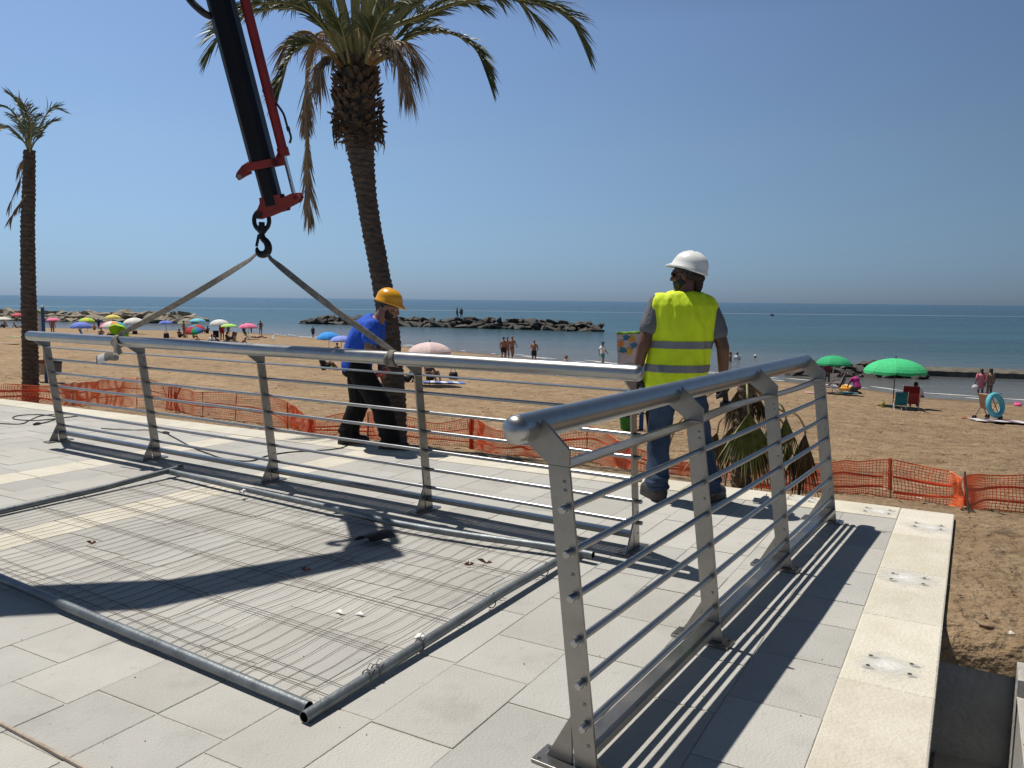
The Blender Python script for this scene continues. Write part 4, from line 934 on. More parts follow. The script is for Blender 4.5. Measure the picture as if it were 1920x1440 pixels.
def mole(x0, y0, x1, y1, height, width, n, m, size, label, group, seed, crest=None):
    rng = random.Random(seed); a, b = gp(x0, y0, SEA_Z), gp(x1, y1, SEA_Z); d = (b - a).normalized(); nrm = Vector((-d.y, d.x, 0))
    for i in range(n):
        u = (i + rng.random()) / n; layer = i % 3; taper = min(1, u / .10 + .35, (1 - u) / .10 + .35)
        off = {0: 0, 1: .55, 2: 1.0}[layer] * width; z = {0: .15, 1: .5, 2: .82}[layer] * height * taper
        p = a.lerp(b, u) + nrm * off * rng.uniform(.85, 1.1) + Z * (z + rng.uniform(-.15, .15))
        p.z = min(p.z, SEA_Z + height) if False else p.z
        boulder(p, size * rng.uniform(.8, 1.35), m, rng, label, group)
    mb = MB(); P = [(a - d * .5), a.lerp(b, .1), a.lerp(b, .5), a.lerp(b, .9), b + d * .5]; rr = [.1, height * .45, height * .55, height * .45, .1]
    mb.loft([(p + nrm * width * .9 + Z * -.2, nrm * max(.2, width * .75), Z * r * 1.35) for p, r in zip(P, rr)], 12)
    tag(mb.build('rubble_core', m, None, 0), 'dark packed rubble under the ' + group, 'rubble')
mole(-60, 600, 352, 606.5, 1.75, 3.2, 120, ROCK_L, 2.0, 'pale tan boulder of the breakwater at the far left', 'boulders of the left breakwater', 1)
mole(566, 606.5, 1125, 622, 1.3, 2.6, 130, ROCK_D, 1.8, 'dark wet boulder of the breakwater in the middle of the sea', 'boulders of the middle breakwater', 2)
mole(1480, 703, 1735, 709.5, .75, 1.5, 46, ROCK_D, .95, 'dark low boulder behind the two green parasols', 'boulders behind the green parasols', 3)
mb = MB(); a, b = gp(1700, 704, SEA_Z), gp(1960, 713, SEA_Z); d = (b - a); n = 30; vs = []; nn = Vector((-d.y, d.x, 0)).normalized()
for k in range(n + 1):
    p = a + d * (k / n); h = .42 * min(1, k / 4) + .05 * noise.noise(Vector((k * .5, 0, 0))); w = .12 * noise.noise(Vector((k * .8, 4, 0)))
    vs += [p + nn * w + Z * -.4, p + nn * (w + .08) + Z * h * .8, p + nn * (w + .5) + Z * h, p + nn * 2.4 + Z * (h * 1.1), p + nn * 2.7 - Z * .4]
mb.add(vs, [(5 * k + i, 5 * k + 5 + i, 5 * k + 6 + i, 5 * k + 1 + i) for k in range(n) for i in range(4)]); tag(mb.build('rock_ledge', mat('wet_ledge', (.05, .046, .036), .7, c2=(.16, .14, .10), vs=1.5, bump=.5, bs=8), None, 40), 'long low wet rock ledge at the right edge of the sea', 'ledge')
# stones on the sand by the lower path
for i, (px, py, s_, c, lab) in enumerate([(1847, 1182, .13, (.17, .10, .06), 'rounded brown stone on the sand beside the lower path'), (1897, 1191, .07, (.6, .55, .47), 'small white stone near the right edge of the sand'), (1868, 1203, .12, (.58, .45, .33), 'long pale flat stone in front of the brown stone'), (1845, 1166, .06, (.08, .08, .08), 'small dark stone behind the brown one'), (1865, 1212, .05, (.33, .21, .14), 'small tan stone below the long pale one'), (1864, 1157, .045, (.07, .08, .05), 'dark twig clump on the sand near the stones'), (1880, 1080, .05, (.45, .33, .2), 'tan pebble lying alone on the right sand')]):
    p = on_sand(px, py); o = bpy.data.objects.new('stone', RM[ROCK_L][i % 7].copy()); o.data.materials.clear(); o.data.materials.append(mat('stone_%d' % i, c, .85, var=.3, vs=4, bump=.3, bs=12)); col.objects.link(o); o.location = p + Z * s_ * .12; s_ *= .42; o.scale = (s_ * (1.6 if i == 2 else 1), s_, s_ * (1.5 if i != 2 else .8)); o.rotation_euler = (0, 0, i); tag(o, lab, 'stone')
# ------------------------------------------------------------------ people
def skinmat(name, c): return mat(name, c, .5, var=.12, vs=7)
SKIN = skinmat('tanned_skin', (.27, .135, .085)); SKIN_D = skinmat('dark_skin', (.125, .055, .035)); SKIN_P = skinmat('light_skin', (.45, .26, .18))
HAIR = mat('dark_hair', (.015, .011, .009), .6, var=.4, vs=60, bump=.5, bs=120); HAIR_R = mat('brown_hair', (.16, .06, .03), .6, var=.3)
def cloth(name, c, r=.85, **k): return mat(name, c, r, var=k.pop('var', .12), vs=8, bump=k.pop('bump', .25), bs=k.pop('bs', 60), **k)
def V(*a): return Vector(a)
def torso(mb, J, g=0.0, z0=0, z1=1, flat=1.0, wide=1.0):
    pel, ch, nk = J['pel'], J['chest'], J['neck']; sd = (J['sr'] - J['sl']).normalized(); sp = J.get('spine') or (pel.lerp(ch, .5) + J.get('bow', V(0, 0, 0)))
    P = spline([pel - (sp - pel).normalized() * .10, pel, sp, ch - (ch - sp) * .25, ch, nk], 5); n = len(P)
    W = np.interp(np.linspace(0, 5, n), [0, 1, 2, 3, 4, 5], [.14, .165, .148, .175, .165, .065]); Dp = np.interp(np.linspace(0, 5, n), [0, 1, 2, 3, 4, 5], [.105, .115, .105, .125, .105, .06])
    R_ = []
    for i in range(n):
        if not (z0 <= i / (n - 1) <= z1): continue
        t = (P[min(i + 1, n - 1)] - P[max(i - 1, 0)]).normalized(); s = (sd - t * sd.dot(t)).normalized(); f = t.cross(s)
        R_.append((P[i], s * ((W[i] + g) * wide), f * (Dp[i] + g) * flat))
    mb.loft(R_, 20)
def limbs(mb, J, arms=True, legs=True, g=0):
    for s in 'lr':
        if arms:
            mb.cap(J['s' + s], J['e' + s], .052 + g, .042 + g); mb.cap(J['e' + s], J['w' + s], .042 + g, .028 + g)
        if legs:
            mb.cap(J['h' + s], J['k' + s], .085 + g, .058 + g); k, a = J['k' + s], J['a' + s]
            mb.cap(k, k.lerp(a, .35), .056 + g, .056 + g); mb.cap(k.lerp(a, .3), a, .056 + g, .038 + g)
def foot(mb, a, d, g=0):
    d = Vector(d).normalized(); mb.cap(a - d * .05 - Z * .035, a + d * .13 - Z * .05, .040 + g, .030 + g); mb.cap(a, a + d * .06 - Z * .03, .04 + g, .035 + g)
def head_rot(f, u=(0, 0, 1)):
    f = Vector(f).normalized(); x = f.cross(Vector(u)).normalized(); u = x.cross(f); return Matrix((x, f, u)).transposed()
def head(mb, c, Rm, fine=False):
    T = lambda *p: c + Rm @ Vector(p)
    mb.ell(T(0, -.012, .028), .074, .094, .088, Rm); mb.ell(T(0, .02, -.03), .062, .074, .082, Rm); mb.ell(T(0, .045, -.078), .044, .042, .034, Rm)
    mb.cap(T(0, .092, .008), T(0, .108, -.028), .010, .015)
    for s in (-1, 1): mb.ell(T(s * .074, -.008, -.012), .012, .022, .033, Rm)
    if fine:
        mb.cap(T(-.04, .078, .028), T(.04, .078, .028), .013, .013); mb.cap(T(-.022, .086, -.056), T(.022, .086, -.056), .008, .008); mb.cap(T(-.018, .084, -.070), T(.018, .084, -.070), .009, .009)
        for s in (-1, 1): mb.ell(T(s * .042, .062, -.03), .022, .022, .02, Rm); mb.ell(T(s * .016, .095, -.034), .010, .012, .009, Rm)
def hand(mb, w, d, pn, curl=.5, g=0, thumb=1, spread=.05):
    d = Vector(d).normalized(); pn = Vector(pn); pn = (pn - d * pn.dot(d)).normalized(); s = d.cross(pn)
    mb.loft([(w - d * .015, s * .026, pn * .02), (w + d * .02, s * .034, pn * .019), (w + d * .06, s * .043, pn * .018), (w + d * .095, s * .043, pn * .016)], 12)
    for i, (o, l) in enumerate([(-.0325, .068), (-.011, .078), (.011, .073), (.0325, .058)]):
        p = w + d * (.092 - .005 * abs(i - 1)) + s * o; a = curl * .55 + .04 * i; dd = d * math.cos(a) + pn * math.sin(a) + s * (o * spread * 10 * .1); r = .0093 + g
        for k, fr in enumerate((.45, .32, .23)):
            q = p + dd.normalized() * (l * fr * 1.05); mb.cap(p, q, r, r * .92); p = q; r *= .92; a += curl * (.75 + .05 * i); dd = d * math.cos(a) + pn * math.sin(a)
    b0 = w + d * .025 - s * (.03 * thumb); t1 = b0 + (d * .6 - s * (.75 * thumb) + pn * .35).normalized() * .045; t2 = t1 + (d * .9 - s * (.2 * thumb) + pn * .5 * (1 + curl)).normalized() * .035; t3 = t2 + (d * .9 + pn * (.4 + curl)).normalized() * .026
    mb.cap(b0, t1, .014 + g, .012 + g); mb.cap(t1, t2, .012 + g, .0105 + g); mb.cap(t2, t3, .0105 + g, .009 + g)
def skinmesh(mb, name, m, parent, vox, it=5, post=None, smooth=180, label=None):
    o = place(name, bake(mb, vox, it, .5, post), m, parent, smooth)
    if label: o['label'] = label
    return o
def helmet(c, Rm, m, parent, inner, tilt=0.0):
    Rm = Rm @ Matrix.Rotation(tilt, 3, 'X'); T = lambda x, y, z: c + Rm @ Vector((x, y, z)); n = 40; mb = MB(); vs = []
    prof = [(.0, 1.0), (.010, 1.0), (.018, .995), (.055, .96), (.088, .84), (.113, .62), (.128, .35), (.134, .10)]
    for ins in (0, 1):
        for i, (z, r) in enumerate(prof):
            for k in range(n):
                w = 2 * math.pi * k / n; cx, cy = math.cos(w), math.sin(w); pk = max(0, cy) ** 5 * .045 if i < 2 else (max(0, cy) ** 6 * .012 if i == 2 else 0)
                fl = .008 if i < 2 else 0; rr = r - (.03 if ins else 0); dz = -.012 * max(0, -cy) if i < 3 else 0
                ridge = .006 * math.exp(-(cx / .16) ** 2) * (1 if i >= 3 else 0) + .003 * math.exp(-((abs(cx) - .45) / .1) ** 2) * (i >= 3)
                vs.append(T((.108 * rr + fl) * cx, (.132 * rr + fl + pk) * cy - .004, .03 + z + dz + ridge - (.004 if ins else 0) - (.012 * max(0, cy) ** 6 if i < 2 else 0)))
    L_ = len(prof); fs = []
    for ins in (0, 1):
        o = ins * L_ * n
        for i in range(L_ - 1):
            for k in range(n):
                f = (o + i * n + k, o + i * n + (k + 1) % n, o + (i + 1) * n + (k + 1) % n, o + (i + 1) * n + k); fs.append(f if not ins else tuple(reversed(f)))
        f = tuple(o + (L_ - 1) * n + k for k in range(n)); fs.append(f if not ins else tuple(reversed(f)))
    for k in range(n): fs.append((k, L_ * n + k, L_ * n + (k + 1) % n, (k + 1) % n))
    mb.add(vs, fs); h = mb.build('hard_hat', m, parent, 50)
    mb = MB(); P = [T(.088 * math.cos(w), .106 * math.sin(w) - .004, .022) for w in [2 * math.pi * k / 24 for k in range(25)]]; mb.tube(P, .012, 6, flat=.3, side=tuple(Rm @ Vector((0, 0, 1)))); mb.build('headband', inner, h, 60)
    return h
import bmesh
def bands(me, lo, hi, m, parent, name, tilt=0, off=.004):
    bm = bmesh.new(); bm.from_mesh(me); bm.normal_update()
    for z, sg in ((lo, 1), (hi, -1)): bmesh.ops.bisect_plane(bm, geom=bm.verts[:] + bm.edges[:] + bm.faces[:], plane_co=(-.07, 0, z), plane_no=(tilt, 0, sg), clear_inner=True)
    bm.normal_update(); nn = [(v, v.normal.copy()) for v in bm.verts]
    for v, n in nn: v.co += n * off
    r = bpy.data.meshes.new(name); bm.to_mesh(r); bm.free(); return place(name, r, m, parent, 180)

# --- the man in the yellow vest, seen from behind
w1 = empty('person', (1.285, 5.60, 0)); tag(w1, 'person in fluorescent yellow vest, white hard hat and jeans, back turned, at the kerb', 'person')
J = dict(pel=V(-.085, 0, .92), chest=V(-.055, .03, 1.445), neck=V(-.045, .025, 1.515), spine=V(-.075, .03, 1.17), sl=V(-.24, .03, 1.45), sr=V(.145, .02, 1.415), el=V(-.335, -.01, 1.145), wl=V(-.375, .04, .915), er=V(.235, -.02, 1.125), wr=V(.285, .11, .865),
         hl=V(-.17, 0, .90), hr=V(.01, 0, .90), kl=V(-.195, .04, .49), kr=V(.10, .03, .49), al=V(-.21, -.01, .10), ar=V(.165, -.06, .10))
hc = V(-.035, .04, 1.645); HR = head_rot((-.86, .5, -.04), (.05, .06, 1))
mb = MB(); torso(mb, J); limbs(mb, J, arms=False, g=-.004); limbs(mb, J, legs=False, g=.005); head(mb, hc, HR, True); mb.cap(J['neck'] - Z * .03, hc - Z * .05 + HR @ V(0, -.02, 0), .06, .056)
hand(mb, J['wl'], V(-.05, .05, -1), V(.9, .3, 0), .6, -.001, -1); hand(mb, J['wr'], V(.25, .6, -.75), V(-.9, .2, -.2), .9, -.001, 1); foot(mb, J['al'], (-.35, 1, 0)); foot(mb, J['ar'], (.4, 1, 0))
skinmesh(mb, 'body', SKIN_D, w1, .0058, 4)
TEE = cloth('grey_tshirt', (.13, .135, .15)); VEST = cloth('fluorescent_vest', (.70, .88, .010), .7, bump=.75, bs=9, stretch=(1.6, 1.6, .5), var=.06); BANDM = mat('reflective_tape', (.20, .205, .22), .45, .25, var=.08, vs=30, bump=.1, bs=200)
mb = MB(); torso(mb, J, .016, 0, .98)
for s in 'lr': mb.cap(J['s' + s] - Z * .005, J['s' + s].lerp(J['e' + s], .60), .062, .068)
skinmesh(mb, 'tshirt', TEE, w1, .010, 4, wrinkle(.006, 8, (1, 1, .6), 3))
mb = MB(); rg = []
for z, x, hw, hd in [(.83, -.098, .222, .172), (.86, -.096, .226, .176), (.95, -.088, .222, .166), (1.05, -.078, .222, .152), (1.15, -.070, .228, .150), (1.25, -.062, .236, .152), (1.34, -.056, .242, .148), (1.425, -.056, .244, .134), (1.47, -.064, .225, .112), (1.503, -.072, .18, .096), (1.523, -.07, .105, .082)]:
    rg.append((V(x, .025, z), V(hw, -.006, 0), V(0, hd, 0)))
mb.loft(rg, 36); vm = bake(mb, .010, 3, .5, wrinkle(.013, 8.5, (1.3, .9, .34), 11)); vest = place('vest', vm, VEST, w1, 180)
ax = V(0, 0, 1)
for z in (1.145, .975):
    bands(vm, z - .026, z + .026, BANDM, vest, 'reflective_strip')
JEAN = mat('blue_jeans', (.014, .028, .062), .9, c2=(.038, .070, .13), vs=5, bump=.3, bs=220)
mb = MB(); torso(mb, J, .013, 0, .30)
for s in 'lr':
    h, k, a = J['h' + s], J['k' + s], J['a' + s]; mb.cap(h, k, .105, .082); mb.cap(k, a + Z * .03, .082, .078)
    for j in range(3): mb.ell(a + V((-1) ** j * .008, -.01, .0 + .035 * j), .083, .088, .022)
skinmesh(mb, 'jeans', JEAN, w1, .0105, 3, wrinkle(.009, 9, (1, 1, .8), 5))
BOOTM = mat('work_boot', (.035, .03, .028), .7, var=.3, vs=12)
for s, d in (('l', V(-.35, 1, 0)), ('r', V(.75, .75, 0))):
    mb = MB(); a = J['a' + s]; d.normalize(); mb.cap(a - d * .05 + Z * -.035, a + d * .15 - Z * .045, .058, .050); mb.cap(a + Z * .03, a + d * .05 - Z * .02, .055, .05); mb.cap(a - d * .055 - Z * .083, a + d * .16 - Z * .083, .052, .048)
    me = bake(mb, .008, 4)
    for v in me.vertices: v.co.z = max(v.co.z, .0)
    place('boot', me, BOOTM, w1, 180)
GLOVE = mat('black_work_glove', (.012, .012, .013), .7, var=.3, vs=20)
for s, d, pn, cu, th in (('l', V(-.05, .05, -1), V(.9, .3, 0), .6, -1), ('r', V(.25, .6, -.75), V(-.9, .2, -.2), .9, 1)):
    mb = MB(); hand(mb, J['w' + s], d, pn, cu, .003, th); d.normalize(); mb.cap(J['w' + s] - d * .05, J['w' + s] + d * .01, .036, .034); mb.ell(J['w' + s] + d * .055, .046, .046, .05)
    skinmesh(mb, 'glove', GLOVE, w1, .0052, 3)
WHITE_P = mat('white_plastic', (.80, .80, .78), .35); helmet(hc + HR @ V(0, -.012, .006), HR, WHITE_P, w1, BLACK, .27)
T = lambda *p: hc + HR @ Vector(p)
mb = MB(); mb.ell(T(0, .035, -.085), .056, .056, .038, HR); mb.ell(T(0, .026, -.058), .068, .066, .040, HR); mb.cap(T(-.064, .01, -.02), T(-.058, .03, -.07), .012, .018); mb.cap(T(.064, .01, -.02), T(.058, .03, -.07), .012, .018); skinmesh(mb, 'beard', HAIR, w1, .006, 3, wrinkle(.002, 60))
mb = MB(); mb.ell(T(0, -.03, .005), .082, .088, .055, HR); mb.cap(T(-.05, -.085, -.02), T(.05, -.09, -.025), .032, .032); mb.cap(T(.015, -.09, -.05), T(.02, -.08, -.115), .036, .026); skinmesh(mb, 'headscarf', cloth('dark_scarf', (.028, .018, .016)), w1, .007, 4, wrinkle(.004, 18))
mb = MB()
for s in (-1, 1): mb.ell(T(s * .034, .088, .006), .027, .012, .020, HR, 14); mb.tube([T(s * .058, .085, .012), T(s * .078, .05, .014), T(s * .082, -.005, .008)], .0035, 6)
mb.cap(T(-.012, .098, .012), T(.012, .098, .012), .003, .003); mb.build('sunglasses', mat('black_lens', (.006, .006, .007), .08, coat=.5), w1, 60)
# drill in his right hand
hw = w1.location + J['wr'] + V(.25, .6, -.75).normalized() * .085
dr = empty('cordless_drill', tuple(hw)); tag(dr, 'red and black cordless drill in gloved hand of the man in vest', 'drill')
RP = mat('red_tool_plastic', (.42, .02, .03), .4); mb = MB(); mb.cap(V(-.02, .0, .045), V(.035, .12, .04), .032, .03); mb.build('motor_housing', RP, dr, 60)
mb = MB(); mb.tube([V(.035, .12, .04), V(.055, .165, .038), V(.06, .18, .037)], [.026, .02, .012], 14); mb.tube([V(.06, .18, .037), V(.085, .24, .035)], .004, 8); mb.build('chuck', HOOK, dr)
mb = MB(); mb.cap(V(.0, .01, .04), V(.012, -.01, -.08), .02, .022); mb.build('grip', BLACK, dr, 60)
mb = MB(); mb.box(V(.02, .01, -.115), (.075, .12, .05), Matrix.Rotation(-.4, 3, 'Z')); mb.build('battery', BLACK, dr, 0, .006)
# --- the man in blue, bending beside the palm
w2 = empty('person', (-1.43, 7.52, 0)); tag(w2, 'person in blue T-shirt, black trousers and yellow hard hat bending to the right', 'person')
J2 = dict(pel=V(-.085, .01, .80), chest=V(.075, 0, 1.19), neck=V(.13, -.005, 1.25), spine=V(-.055, .0, 1.02), sl=V(.085, .185, 1.205), sr=V(.095, -.185, 1.195), er=V(.075, -.255, .985), wr=V(.29, -.20, .90), el=V(.09, .235, .98), wl=V(.13, .06, .80),
          hl=V(-.085, .095, .78), hr=V(-.055, -.085, .78), kl=V(-.085, .12, .43), kr=V(.165, -.11, .42), al=V(-.20, .13, .09), ar=V(.25, -.13, .09))
hc2 = V(.235, -.025, 1.375); HR2 = head_rot((.90, -.12, -.36), (.36, -.10, .93))
mb = MB(); torso(mb, J2); limbs(mb, J2, g=-.003); head(mb, hc2, HR2, True); mb.cap(J2['neck'], hc2 + HR2 @ V(0, -.03, -.055), .058, .055)
hand(mb, J2['wr'], V(.9, .25, -.3), V(.1, .9, -.2), .7, 0, 1); hand(mb, J2['wl'], V(.2, -.6, -.7), V(.5, .3, -.5), .9, 0, -1); foot(mb, J2['al'], (1, .2, 0)); foot(mb, J2['ar'], (1, -.2, 0))
skinmesh(mb, 'body', SKIN, w2, .0058, 4)
BLUE_T = cloth('blue_tshirt', (.010, .085, .55), bump=.7, bs=9); mb = MB(); torso(mb, J2, .020, .10, .985, 1.05)
for s in 'lr': mb.cap(J2['s' + s], J2['s' + s].lerp(J2['e' + s], .52), .078, .072)
mb.loft([(V(-.10, 0, .775), V(0, .175, 0), V(.13, 0, -.04)), (V(-.07, 0, .88), V(0, .17, 0), V(.128, 0, -.04))], 20)
skinmesh(mb, 'tshirt', BLUE_T, w2, .010, 4, wrinkle(.009, 7, (1, 1, .7), 21))
BLKT = cloth('black_trousers', (.007, .007, .008), spec=.2); mb = MB(); torso(mb, J2, .02, 0, .26)
for s in 'lr':
    h, k, a = J2['h' + s], J2['k' + s], J2['a' + s]; mb.cap(h, k, .118, .098); mb.cap(k, a + Z * .05, .096, .092)
    for j in range(2): mb.ell(a + V(.01 * (-1) ** j, 0, .005 + .045 * j), .098, .092, .03)
skinmesh(mb, 'trousers', BLKT, w2, .0105, 3, wrinkle(.010, 8, (1, 1, .8), 31))
SHOE = mat('dark_trainer', (.02, .02, .022), .6, var=.2)
for s, d in (('l', V(1, .25, 0)), ('r', V(1, -.25, 0))):
    mb = MB(); a = J2['a' + s]; d.normalize(); mb.cap(a - d * .06 - Z * .04, a + d * .16 - Z * .05, .052, .046); mb.cap(a - d * .065 - Z * .075, a + d * .165 - Z * .075, .05, .046); mb.cap(a, a + d * .06 - Z * .03, .05, .046)
    me = bake(mb, .008, 4)
    for v in me.vertices: v.co.z = max(v.co.z, .0)
    o = place('shoe', me, SHOE, w2, 180)
    mb = MB(); mb.loft([(a - d * .11 - Z * (.09 - .0), d * .001, d.cross(Z) * .03)] + [(a + d * x - Z * .077, Z * .014, d.cross(Z) * (.056 * math.sin(math.pi * min(.95, max(.12, (x + .13) / .38))) ** .5)) for x in (-.10, -.05, 0, .06, .12, .18, .2)], 10); mb.build('sole', mat('orange_sole' if s == 'l' else 'black_sole', (.35, .09, .03) if s == 'l' else (.02, .02, .02), .6), o, 60)
YEL = mat('yellow_plastic', (.78, .36, .015), .3); helmet(hc2 + HR2 @ V(0, -.012, .01), HR2, YEL, w2, BLACK, .06)
T2 = lambda *p: hc2 + HR2 @ Vector(p)
mb = MB(); mb.ell(T2(0, .035, -.085), .055, .055, .036, HR2); mb.ell(T2(0, .03, -.055), .065, .060, .034, HR2); mb.cap(T2(-.066, .0, -.01), T2(-.058, .03, -.07), .011, .018); mb.cap(T2(.066, .0, -.01), T2(.058, .03, -.07), .011, .018); skinmesh(mb, 'beard', HAIR, w2, .006, 3, wrinkle(.002, 60, seed=2))
mb = MB(); mb.ell(T2(0, -.03, .02), .079, .083, .06, HR2); skinmesh(mb, 'hair', HAIR, w2, .007, 3, wrinkle(.002, 50))
for s in (-1, 1):
    mb = MB(); mb.ell(T2(s * .031, .084, .004), .012, .010, .009, HR2); mb.build('eye', mat('eye_white', (.6, .58, .55), .3), w2, 90)
mb = MB(); P = V(.17, .0, .735); mb.cap(P, P + V(-.07, -.03, -.03), .028, .026); mb.cap(P + V(-.02, 0, .01), P + V(.05, .03, .02), .02, .014); o = mb.build('hand_tool', mat('pink_tool_plastic', (.55, .07, .07), .4), None, 60); o.location = w2.location; tag(o, 'small red power tool held by the man in blue below the handrail', 'tool')

# ------------------------------------------------------------------ bathers
def mirror(d): return d
def pose(name):
    st = dict(pel=V(0, 0, .92), chest=V(0, 0, 1.36), neck=V(0, 0, 1.43), head=V(0, .02, 1.57), hf=V(0, 1, 0), sl=V(-.18, 0, 1.36), sr=V(.18, 0, 1.36), el=V(-.24, -.02, 1.09), er=V(.24, -.02, 1.09), wl=V(-.25, .06, .85), wr=V(.25, .06, .85), hl=V(-.085, 0, .9), hr=V(.085, 0, .9), kl=V(-.10, .02, .49), kr=V(.10, .02, .49), al=V(-.11, 0, .08), ar=V(.11, 0, .08), ft=V(0, 1, 0))
    u = {}
    if name == 'walk': u = dict(kl=V(-.09, .14, .50), al=V(-.09, .20, .09), kr=V(.09, .02, .48), ar=V(.09, -.24, .12), el=V(-.25, -.12, 1.11), wl=V(-.24, -.10, .87), er=V(.25, .08, 1.1), wr=V(.22, .26, .95))
    if name == 'arm': u = dict(er=V(.33, .05, 1.15), wr=V(.20, .22, 1.28), el=V(-.27, 0, 1.1), wl=V(-.2, .18, 1.0))
    if name == 'akimbo': u = dict(er=V(.37, -.06, 1.12), wr=V(.17, .02, .98), el=V(-.3, .12, 1.12), wl=V(-.28, .34, 1.0), pel=V(.02, 0, .92))
    if name == 'bend': u = dict(pel=V(0, -.10, .86), chest=V(0, .26, 1.14), neck=V(0, .33, 1.17), head=V(0, .44, 1.22), hf=V(0, .7, -.7), sl=V(-.18, .26, 1.13), sr=V(.18, .26, 1.13), el=V(-.22, .30, .87), er=V(.22, .30, .87), wl=V(-.16, .42, .66), wr=V(.18, .40, .66), hl=V(-.085, -.1, .84), hr=V(.085, -.1, .84), kl=V(-.1, .02, .46), kr=V(.1, .02, .46))
    if name == 'sit': u = dict(pel=V(0, 0, .13), chest=V(0, -.10, .56), neck=V(0, -.08, .63), head=V(0, -.03, .77), sl=V(-.18, -.09, .56), sr=V(.18, -.09, .56), el=V(-.26, .06, .36), er=V(.26, .06, .36), wl=V(-.14, .28, .40), wr=V(.14, .28, .40), hl=V(-.09, .02, .12), hr=V(.09, .02, .12), kl=V(-.13, .40, .42), kr=V(.15, .42, .38), al=V(-.12, .62, .08), ar=V(.14, .70, .08))
    if name == 'recline': u = dict(pel=V(0, 0, .12), chest=V(0, -.30, .42), neck=V(0, -.35, .48), head=V(0, -.38, .61), sl=V(-.18, -.30, .42), sr=V(.18, -.30, .42), el=V(-.25, -.42, .22), er=V(.25, -.42, .22), wl=V(-.24, -.34, .04), wr=V(.24, -.34, .04), hl=V(-.09, .02, .12), hr=V(.09, .02, .12), kl=V(-.12, .42, .26), kr=V(.12, .45, .12), al=V(-.11, .72, .08), ar=V(.12, .86, .07))
    if name == 'lie': u = dict(pel=V(0, 0, .12), chest=V(0, -.44, .14), neck=V(0, -.51, .15), head=V(0, -.66, .16), hf=V(0, .1, 1), sl=V(-.18, -.43, .13), sr=V(.18, -.43, .13), el=V(-.32, -.25, .06), er=V(.3, -.58, .1), wl=V(-.28, 0, .05), wr=V(.08, -.72, .16), hl=V(-.09, .02, .11), hr=V(.09, .02, .11), kl=V(-.11, .42, .12), kr=V(.12, .40, .28), al=V(-.12, .84, .07), ar=V(.12, .66, .06))
    if name == 'chair': u = dict(pel=V(0, -.05, .32), chest=V(0, -.22, .73), neck=V(0, -.22, .80), head=V(0, -.18, .94), sl=V(-.18, -.21, .73), sr=V(.18, -.21, .73), el=V(-.28, -.10, .50), er=V(.28, -.10, .50), wl=V(-.25, .14, .48), wr=V(.25, .14, .48), hl=V(-.09, 0, .32), hr=V(.09, 0, .32), kl=V(-.11, .40, .40), kr=V(.11, .42, .38), al=V(-.12, .56, .08), ar=V(.12, .66, .08))
    if name == 'kneel': u = dict(pel=V(0, -.08, .34), chest=V(0, .10, .72), neck=V(0, .15, .78), head=V(0, .22, .90), hf=V(0, .8, -.5), sl=V(-.19, .10, .71), sr=V(.19, .10, .71), el=V(-.24, .22, .48), er=V(.24, .22, .48), wl=V(-.15, .38, .32), wr=V(.15, .38, .32), hl=V(-.1, -.05, .33), hr=V(.1, -.05, .33), kl=V(-.14, .28, .10), kr=V(.14, .28, .10), al=V(-.12, -.16, .07), ar=V(.12, -.16, .07), ft=V(0, -1, -.2))
    st.update(u); return st
PM = {}
def pose_meshes(name):
    if name in PM: return PM[name]
    J = pose(name); Rm = head_rot(J['hf'], (0, 0, 1) if abs(J['hf'].z) < .9 else (0, -1, 0)); h = J['head']; out = {}
    mb = MB(); torso(mb, J); limbs(mb, J); head(mb, h, Rm); mb.cap(J['neck'] - (h - J['neck']).normalized() * .03, h - Rm @ V(0, .02, .05), .055, .052)
    for s in 'lr':
        d = (J['w' + s] - J['e' + s]).normalized(); hand(mb, J['w' + s], d, V(1 if s == 'l' else -1, .2, 0), .5, 0, 1 if s == 'r' else -1); foot(mb, J['a' + s], J['ft'])
    out['body'] = bake(mb, .013, 3)
    mb = MB(); torso(mb, J, .014, 0, .24)
    for s in 'lr': mb.cap(J['h' + s], J['h' + s].lerp(J['k' + s], .62), .108, .088)
    out['shorts'] = bake(mb, .018, 3)
    mb = MB(); torso(mb, J, .010, 0, .17); out['briefs'] = bake(mb, .016, 3)
    mb = MB(); torso(mb, J, .012, .50, .68); out['bikini_top'] = bake(mb, .016, 2)
    mb = MB(); torso(mb, J, .020, .08, .97)
    for s in 'lr': mb.cap(J['s' + s], J['s' + s].lerp(J['e' + s], .6), .070, .068)
    out['shirt'] = bake(mb, .018, 3)
    mb = MB(); mb.ell(h + Rm @ V(0, -.022, .038), .084, .098, .088, Rm); out['hair'] = bake(mb, .014, 2)
    mb = MB(); mb.ell(h + Rm @ V(0, -.022, .038), .086, .100, .090, Rm); mb.cap(h + Rm @ V(0, -.08, .0), h + Rm @ V(0, -.09, -.16), .06, .045); out['long_hair'] = bake(mb, .014, 2)
    mb = MB(); c = h + Rm @ V(0, -.01, .05); mb.loft([(c + Rm @ V(0, 0, z), Rm @ V(rx, 0, 0), Rm @ V(0, rx * 1.1, 0)) for z, rx in ((-.012, .16), (.0, .165), (.005, .10), (.05, .098), (.08, .08), (.09, .03))], 18); out['hat'] = mb.mesh('hat'); out['hat'].shade_smooth()
    PM[name] = out; return out
CM = {}
def cm(c):
    if c not in CM: CM[c] = cloth('fabric_%02d' % len(CM), c, bump=0)
    return CM[c]
BLACKC, WHITEC, REDC, NAVY, TEAL, PINK, KHAKI, MAG = (.015, .015, .018), (.75, .75, .75), (.42, .02, .03), (.02, .03, .09), (.02, .32, .27), (.75, .22, .30), (.24, .21, .14), (.50, .03, .25)
